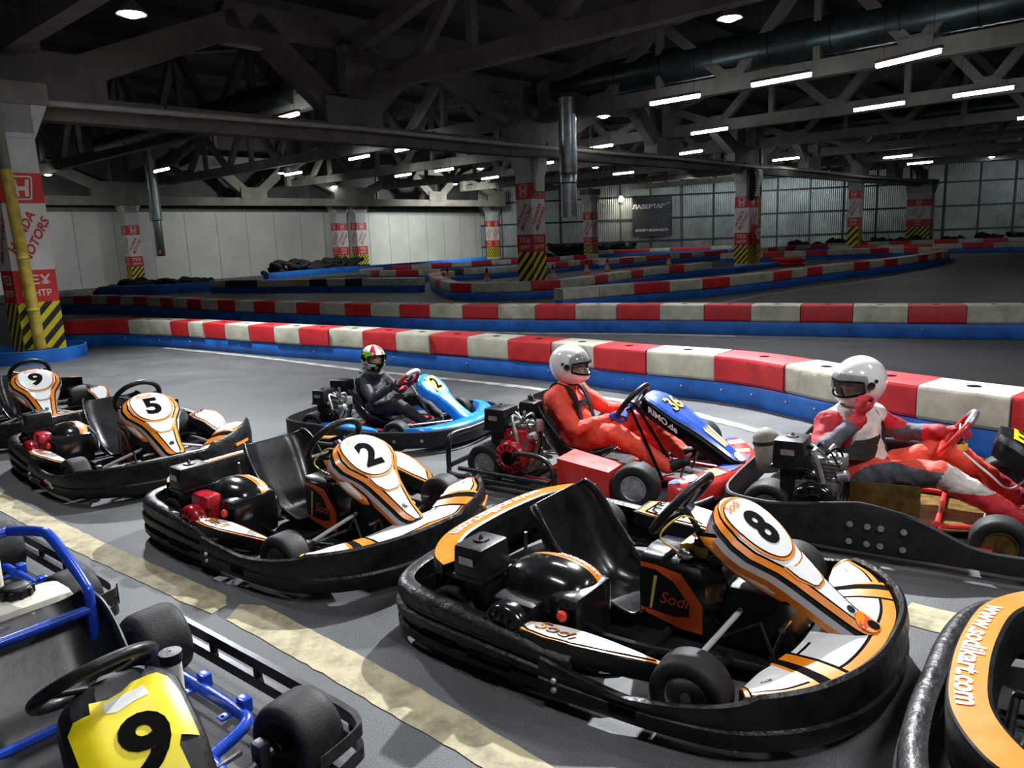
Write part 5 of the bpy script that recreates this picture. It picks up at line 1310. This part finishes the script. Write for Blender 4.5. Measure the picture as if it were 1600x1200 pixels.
def driver(kart, label, J, suit, s=1., helm=('white', 'open'), yaw=0., pitch=0., roll=0., hands=None, gl='glove_blue', balaclava='suit_black', mats=None):
    """J: joints in the kart frame"""
    P = lambda k: Vector(J[k])
    hd = P('head'); Mh = Matrix.Translation(hd) @ Matrix.Rotation(yaw, 4, 'Z') @ Matrix.Rotation(pitch, 4, 'Y') @ Matrix.Rotation(roll, 4, 'X')
    tor, arm, fore, leg, shin, shoe, cuff = (suit[k] for k in ('torso', 'arm', 'fore', 'leg', 'shin', 'shoe', 'cuff'))
    pel, chest, neck = P('pelvis'), P('chest'), P('neck'); segs = []; balls = []
    lat = (P('shL')-P('shR')).normalized()
    segs += [(pel-lat*.07*s, pel+lat*.07*s, .115*s, .115*s, leg), (pel+Vector((0, 0, .03)), chest-lat*.03*s, .125*s, .125*s, tor), (pel+Vector((0, 0, .03)), chest+lat*.03*s, .125*s, .125*s, tor)]
    segs += [(chest-lat*.075*s, chest+lat*.075*s, .118*s, .118*s, tor), (chest, neck, .10*s, .066*s, tor), (P('shL'), neck, .074*s, .06*s, tor), (P('shR'), neck, .074*s, .06*s, tor), (P('shL'), chest, .08*s, .10*s, tor), (P('shR'), chest, .08*s, .10*s, tor)]
    segs.append((neck, hd-Vector((0, 0, .05*s)), .058*s, .055*s, balaclava))
    balls.append((hd, (.098*s, .078*s, .112*s), Mh.to_3x3().to_4x4(), 'skin'))
    segs.append((Mh @ (Vector((.092, 0, .012))*s), Mh @ (Vector((.106, 0, -.018))*s), .010*s, .013*s, 'skin'))
    segs.append((Mh @ (Vector((.085, -.018, -.055))*s), Mh @ (Vector((.085, .018, -.055))*s), .011*s, .011*s, 'skin'))
    for q in 'LR':
        segs += [(P('sh'+q), P('el'+q), .070*s, .054*s, arm), (P('el'+q), P('wr'+q), .055*s, .040*s, fore)]
        segs.append((P('wr'+q)+(P('el'+q)-P('wr'+q)).normalized()*.03*s, P('wr'+q), .043*s, .042*s, cuff))
        hip = pel+lat*(.085*s if q == 'L' else -.085*s)
        segs += [(hip, P('kn'+q), .095*s, .070*s, leg), (P('kn'+q), P('an'+q), .070*s, .050*s, shin)]
        an, to = P('an'+q), P('to'+q); d = (to-an).normalized()
        segs += [(an+(P('kn'+q)-an).normalized()*.03, an, .046*s, .044*s, shoe), (an, an+(to-an)*.5, .043*s, .040*s, shoe), (an+(to-an)*.4, to, .040*s, .032*s, shoe)]
    # folds in the cloth
    random.seed(11)
    used = []
    for x in segs+balls:
        m = x[4] if len(x) == 5 else x[3]
        for q in (m(Vector((0, 0, 0))), m(Vector((9, 9, 9)))) if callable(m) else (m,):
            if q not in used: used.append(q)
    for q in mats or (): 
        if q not in used: used.append(q)
    b = figure(segs, balls, used, 'person', .012, 5)
    tx = bpy.data.textures.new('folds', 'CLOUDS'); tx.noise_scale = .075; tx.noise_depth = 2
    dm = b.modifiers.new('folds', 'DISPLACE'); dm.texture = tx; dm.strength = .026*s; dm.mid_level = .5
    vg = b.vertex_groups.new(name='cloth')
    vg.add([v.index for v in b.data.vertices if (v.co-hd).length > .15*s], 1, 'REPLACE'); dm.vertex_group = 'cloth'
    Mk = kart.matrix_basis.copy(); b.matrix_world = Matrix.Translation(kart.location) @ Matrix.Rotation(kart.rotation_euler[2], 4, 'Z') @ Matrix.Scale(kart.scale[0], 4)
    tag(b, label, 'person')
    hm, M = helmet(b, hd+Vector((0, 0, .015*s)), yaw, pitch, s*1.06, *helm, roll=roll)
    face(b, Mh, s)
    for q, sd in (('L', 1), ('R', -1)):
        f, u = hands[q]; hand(b, P('wr'+q)+Vector(f).normalized()*.03*s, f, u, sd*-1, gl, 'glove', s*1.02)
    return b
def harness(b, pts_list, w=.035, m='suit_black', name='harness'):
    mb = MB()
    for pts, n in pts_list:
        Q = catmull(pts, 8); n = Vector(n).normalized(); rows = []
        for i, p in enumerate(Q):
            t = (Vector(Q[min(i+1, len(Q)-1)])-Vector(Q[max(i-1, 0)])).normalized(); sd = t.cross(n).normalized(); p = Vector(p)
            rows.append([p-sd*w/2, p+sd*w/2, p+sd*w/2-n*.012, p-sd*w/2-n*.012])
        mb.loft(rows, m)
    return mb.build(name, b, 40)

# the child in the blue kart
J = dict(pelvis=(-.13, 0, .21), chest=(-.20, 0, .43), neck=(-.18, 0, .57), head=(-.15, 0, .70), shL=(-.19, .15, .50), shR=(-.19, -.15, .50), elL=(-.02, .24, .36), elR=(-.02, -.24, .36), wrL=(.14, .15, .46), wrR=(.14, -.15, .46),
         knL=(.24, .17, .30), knR=(.24, -.17, .30), anL=(.52, .13, .13), anR=(.52, -.13, .13), toL=(.64, .12, .17), toR=(.64, -.12, .17))
S = dict(torso='jacket', arm='jacket', fore='jacket', leg='suit_black', shin='suit_black', shoe='shoe', cuff='jacket')
b1 = driver(kb, 'child in dark jacket and green, red and white helmet sitting in the blue kart', J, S, .92, ('multi', 'open'), R(-25), R(4), 0, dict(L=((.55, .0, .35), (.4, .5, .75)), R=((.55, .0, .35), (.4, -.5, .75))), gl='jacket')
mb = MB(); mb.lathe([(.085, -.03), (.12, -.02), (.125, .02), (.10, .045), (.08, .04)], 'jacket', (-.18, 0, .56), (.15, 0, 1), 20); mb.build('hood_collar', b1)
# orange-suited driver in kart 36
J = dict(pelvis=(-.14, .0, .22), chest=(-.24, 0, .46), neck=(-.24, 0, .60), head=(-.20, 0, .735), shL=(-.24, .165, .53), shR=(-.24, -.165, .53), elL=(-.02, .27, .38), elR=(-.03, -.26, .36), wrL=(.16, .13, .44), wrR=(.13, -.10, .41),
         knL=(.26, .20, .36), knR=(.24, -.20, .34), anL=(.58, .15, .15), anR=(.58, -.15, .14), toL=(.70, .14, .20), toR=(.70, -.14, .19))
S = dict(torso='suit_red', arm='suit_red', fore='suit_red', leg='suit_red', shin='suit_red', shoe='shoe', cuff='suit_red')
b2 = driver(kr, 'driver in orange-red overalls, white helmet and blue gloves sitting in kart 36', J, S, 1., ('white', 'open'), R(-2), R(10), 0, dict(L=((.6, -.1, .2), (.2, .3, .9)), R=((.6, .15, .25), (.3, -.4, .85))))
harness(b2, [([(-.335, .09, .50), (-.28, .085, .625), (-.17, .085, .60), (-.105, .085, .50), (-.06, .09, .34), (-.02, .10, .27)], (1, 0, .3)), ([(-.335, -.09, .50), (-.28, -.085, .625), (-.17, -.085, .60), (-.105, -.085, .50), (-.06, -.09, .34), (-.02, -.10, .27)], (1, 0, .3)), ([(-.11, -.12, .48), (-.10, 0, .485), (-.11, .12, .48)], (1, 0, .3))], .045)
# driver in red, white and grey raising a hand to the helmet
def tw(c): return 'suit_white' if c.x > -.33 and -.13 < c.y < .20 and c.z > .33 else 'suit_red_dark'
def arm_c(c): return 'suit_grey' if c.z < .46 else 'suit_red_dark'
def leg_c(c): return 'suit_grey' if c.y < -.155 and c.x < .30 and c.z < .36 else 'suit_red'
def shin_c(c): return 'suit_red_dark' if c.z < .26 else ('suit_white' if c.y < -.15 else 'suit_red')
def fore_c(c): return 'suit_grey' if c.x < .12 else 'suit_red_dark'
J = dict(pelvis=(-.14, .02, .22), chest=(-.24, .02, .46), neck=(-.23, .02, .60), head=(-.20, .02, .745), shL=(-.15, .17, .53), shR=(-.33, -.12, .53), elL=(.02, .29, .42), elR=(-.37, -.32, .37), wrL=(.22, .17, .47), wrR=(-.16, -.20, .585),
         knL=(.26, .20, .36), knR=(.24, -.23, .34), anL=(.60, .15, .15), anR=(.60, -.17, .14), toL=(.72, .14, .20), toR=(.72, -.15, .19))
S = dict(torso=tw, arm=arm_c, fore=fore_c, leg=leg_c, shin=shin_c, shoe='shoe', cuff='suit_red_dark')
b3 = driver(kd, 'driver in red, white and grey overalls with one hand raised to a white helmet', J, S, 1.03, ('white', 'half'), R(-126), R(14), 0, dict(L=((.6, -.05, .15), (.2, .3, .9)), R=((.05, .15, .9), (-.6, -.7, .2))), gl='suit_red_dark', mats=['suit_white', 'suit_red_dark', 'suit_grey', 'suit_red'])
harness(b3, [([(-.25, -.16, .39), (-.125, -.12, .40), (-.07, .02, .40), (-.10, .18, .39)], (1, 0, .2))], .11, 'suit_black', 'waist_harness')
harness(b3, [([(-.30, .12, .63), (-.14, .125, .60), (-.075, .13, .50), (-.065, .13, .40), (-.03, .12, .28)], (1, 0, .3))], .04, 'suit_black', 'shoulder_strap')

# ------------------------------------------------------------------ light, world, camera
def area(name, loc, target, energy, size, col=(1, 1, 1), spread=None):
    l = bpy.data.lights.new(name, 'AREA'); l.energy = energy; l.size = size; l.color = col; l.shape = 'DISK'
    if spread: l.spread = spread
    o = bpy.data.objects.new(name, l); COL.objects.link(o); o.location = loc
    o.rotation_euler = (Vector(target)-Vector(loc)).to_track_quat('-Z', 'Y').to_euler(); return o
def spot(name, loc, target, energy, ang, size=.1, blend=.6, col=(1, 1, 1)):
    l = bpy.data.lights.new(name, 'SPOT'); l.energy = energy; l.spot_size = R(ang); l.spot_blend = blend; l.shadow_soft_size = size; l.color = col
    o = bpy.data.objects.new(name, l); COL.objects.link(o); o.location = loc
    o.rotation_euler = (Vector(target)-Vector(loc)).to_track_quat('-Z', 'Y').to_euler(); return o
spot('key_floodlight', (2.0, 8.6, 4.9), (.6, 3.6, 0), 3300, 100, .07, .8, (.95, .98, 1))
for x, y, e in ((2.6, .2, 115), (-1.0, 2.6, 36), (5.2, 3.2, 60), (-4.2, 6.4, 60), (.4, 7.2, 40)):  # unseen strip lights added overhead for fill and glossy highlights
    o = area('tube_fill', (x, y, 4.7), (x, y+.001, 0), e, 1.3, (.95, .98, 1)); o.data.shape = 'RECTANGLE'; o.data.size_y = .12; o.rotation_euler = (0, 0, R(-45))
spot('track_lamp', (3.76, 13.31, 4.8), (2.5, 12, 0), 350, 130, .15, .9, (.92, .96, 1))
spot('track_lamp', (-5.22, 11.81, 4.8), (-4.0, 9.2, 0), 1500, 125, .15, .9, (.92, .96, 1))
spot('wall_wash', (-1.0, 49.5, 4.4), (-5.5, 55.5, 1.6), 1900, 120, .3, .9, (.95, 1, .97))  # added spots without a fixture, brightening the white wall
spot('wall_wash', (-8.5, 39., 4.4), (-13.5, 44.5, 1.6), 700, 120, .3, .9, (.95, 1, .97))
spot('wall_wash', (-17., 30., 4.4), (-22., 34., 1.6), 350, 120, .3, .9, (.95, 1, .97))
spot('wall_wash', (20., 53., 4.6), (20., 60., 2.2), 450, 140, .3, .9, (.9, 1, 1))  # more added spots without a fixture, lifting the metal wall
spot('wall_wash', (38., 46., 4.6), (40., 56., 2.4), 520, 140, .3, .9, (.9, 1, 1))
spot('wall_wash', (12., 50., 4.6), (14., 60., 2.4), 320, 140, .3, .9, (.9, 1, 1))
spot('wall_wash', (9.0, 60.2, 4.3), (9.3, 61.2, 1.5), 220, 130, .1, .9, (1, .9, .7))
w = bpy.data.worlds.new('World'); scene.world = w; w.use_nodes = True
w.node_tree.nodes['Background'].inputs[0].default_value = (.42, .50, .55, 1); w.node_tree.nodes['Background'].inputs[1].default_value = .06

cam = bpy.data.cameras.new('Camera'); co = bpy.data.objects.new('Camera', cam); COL.objects.link(co)
cam.sensor_width = 36; cam.lens = 36*1200/1600; cam.clip_end = 300
th = math.atan((600-370)/1200); ro = math.atan(.040)
co.location = (0, 0, H_CAM)
co.matrix_world = Matrix.Translation((0, 0, H_CAM)) @ Matrix.Rotation(PI/2-th, 4, 'X') @ Matrix.Rotation(-ro, 4, 'Z')
scene.camera = co
scene.view_settings.view_transform = 'Standard'; scene.view_settings.look = 'None'; scene.view_settings.exposure = 0.55
scene.cycles.use_denoising = True
scene.cycles.max_bounces = 6; scene.cycles.sample_clamp_indirect = 4.0
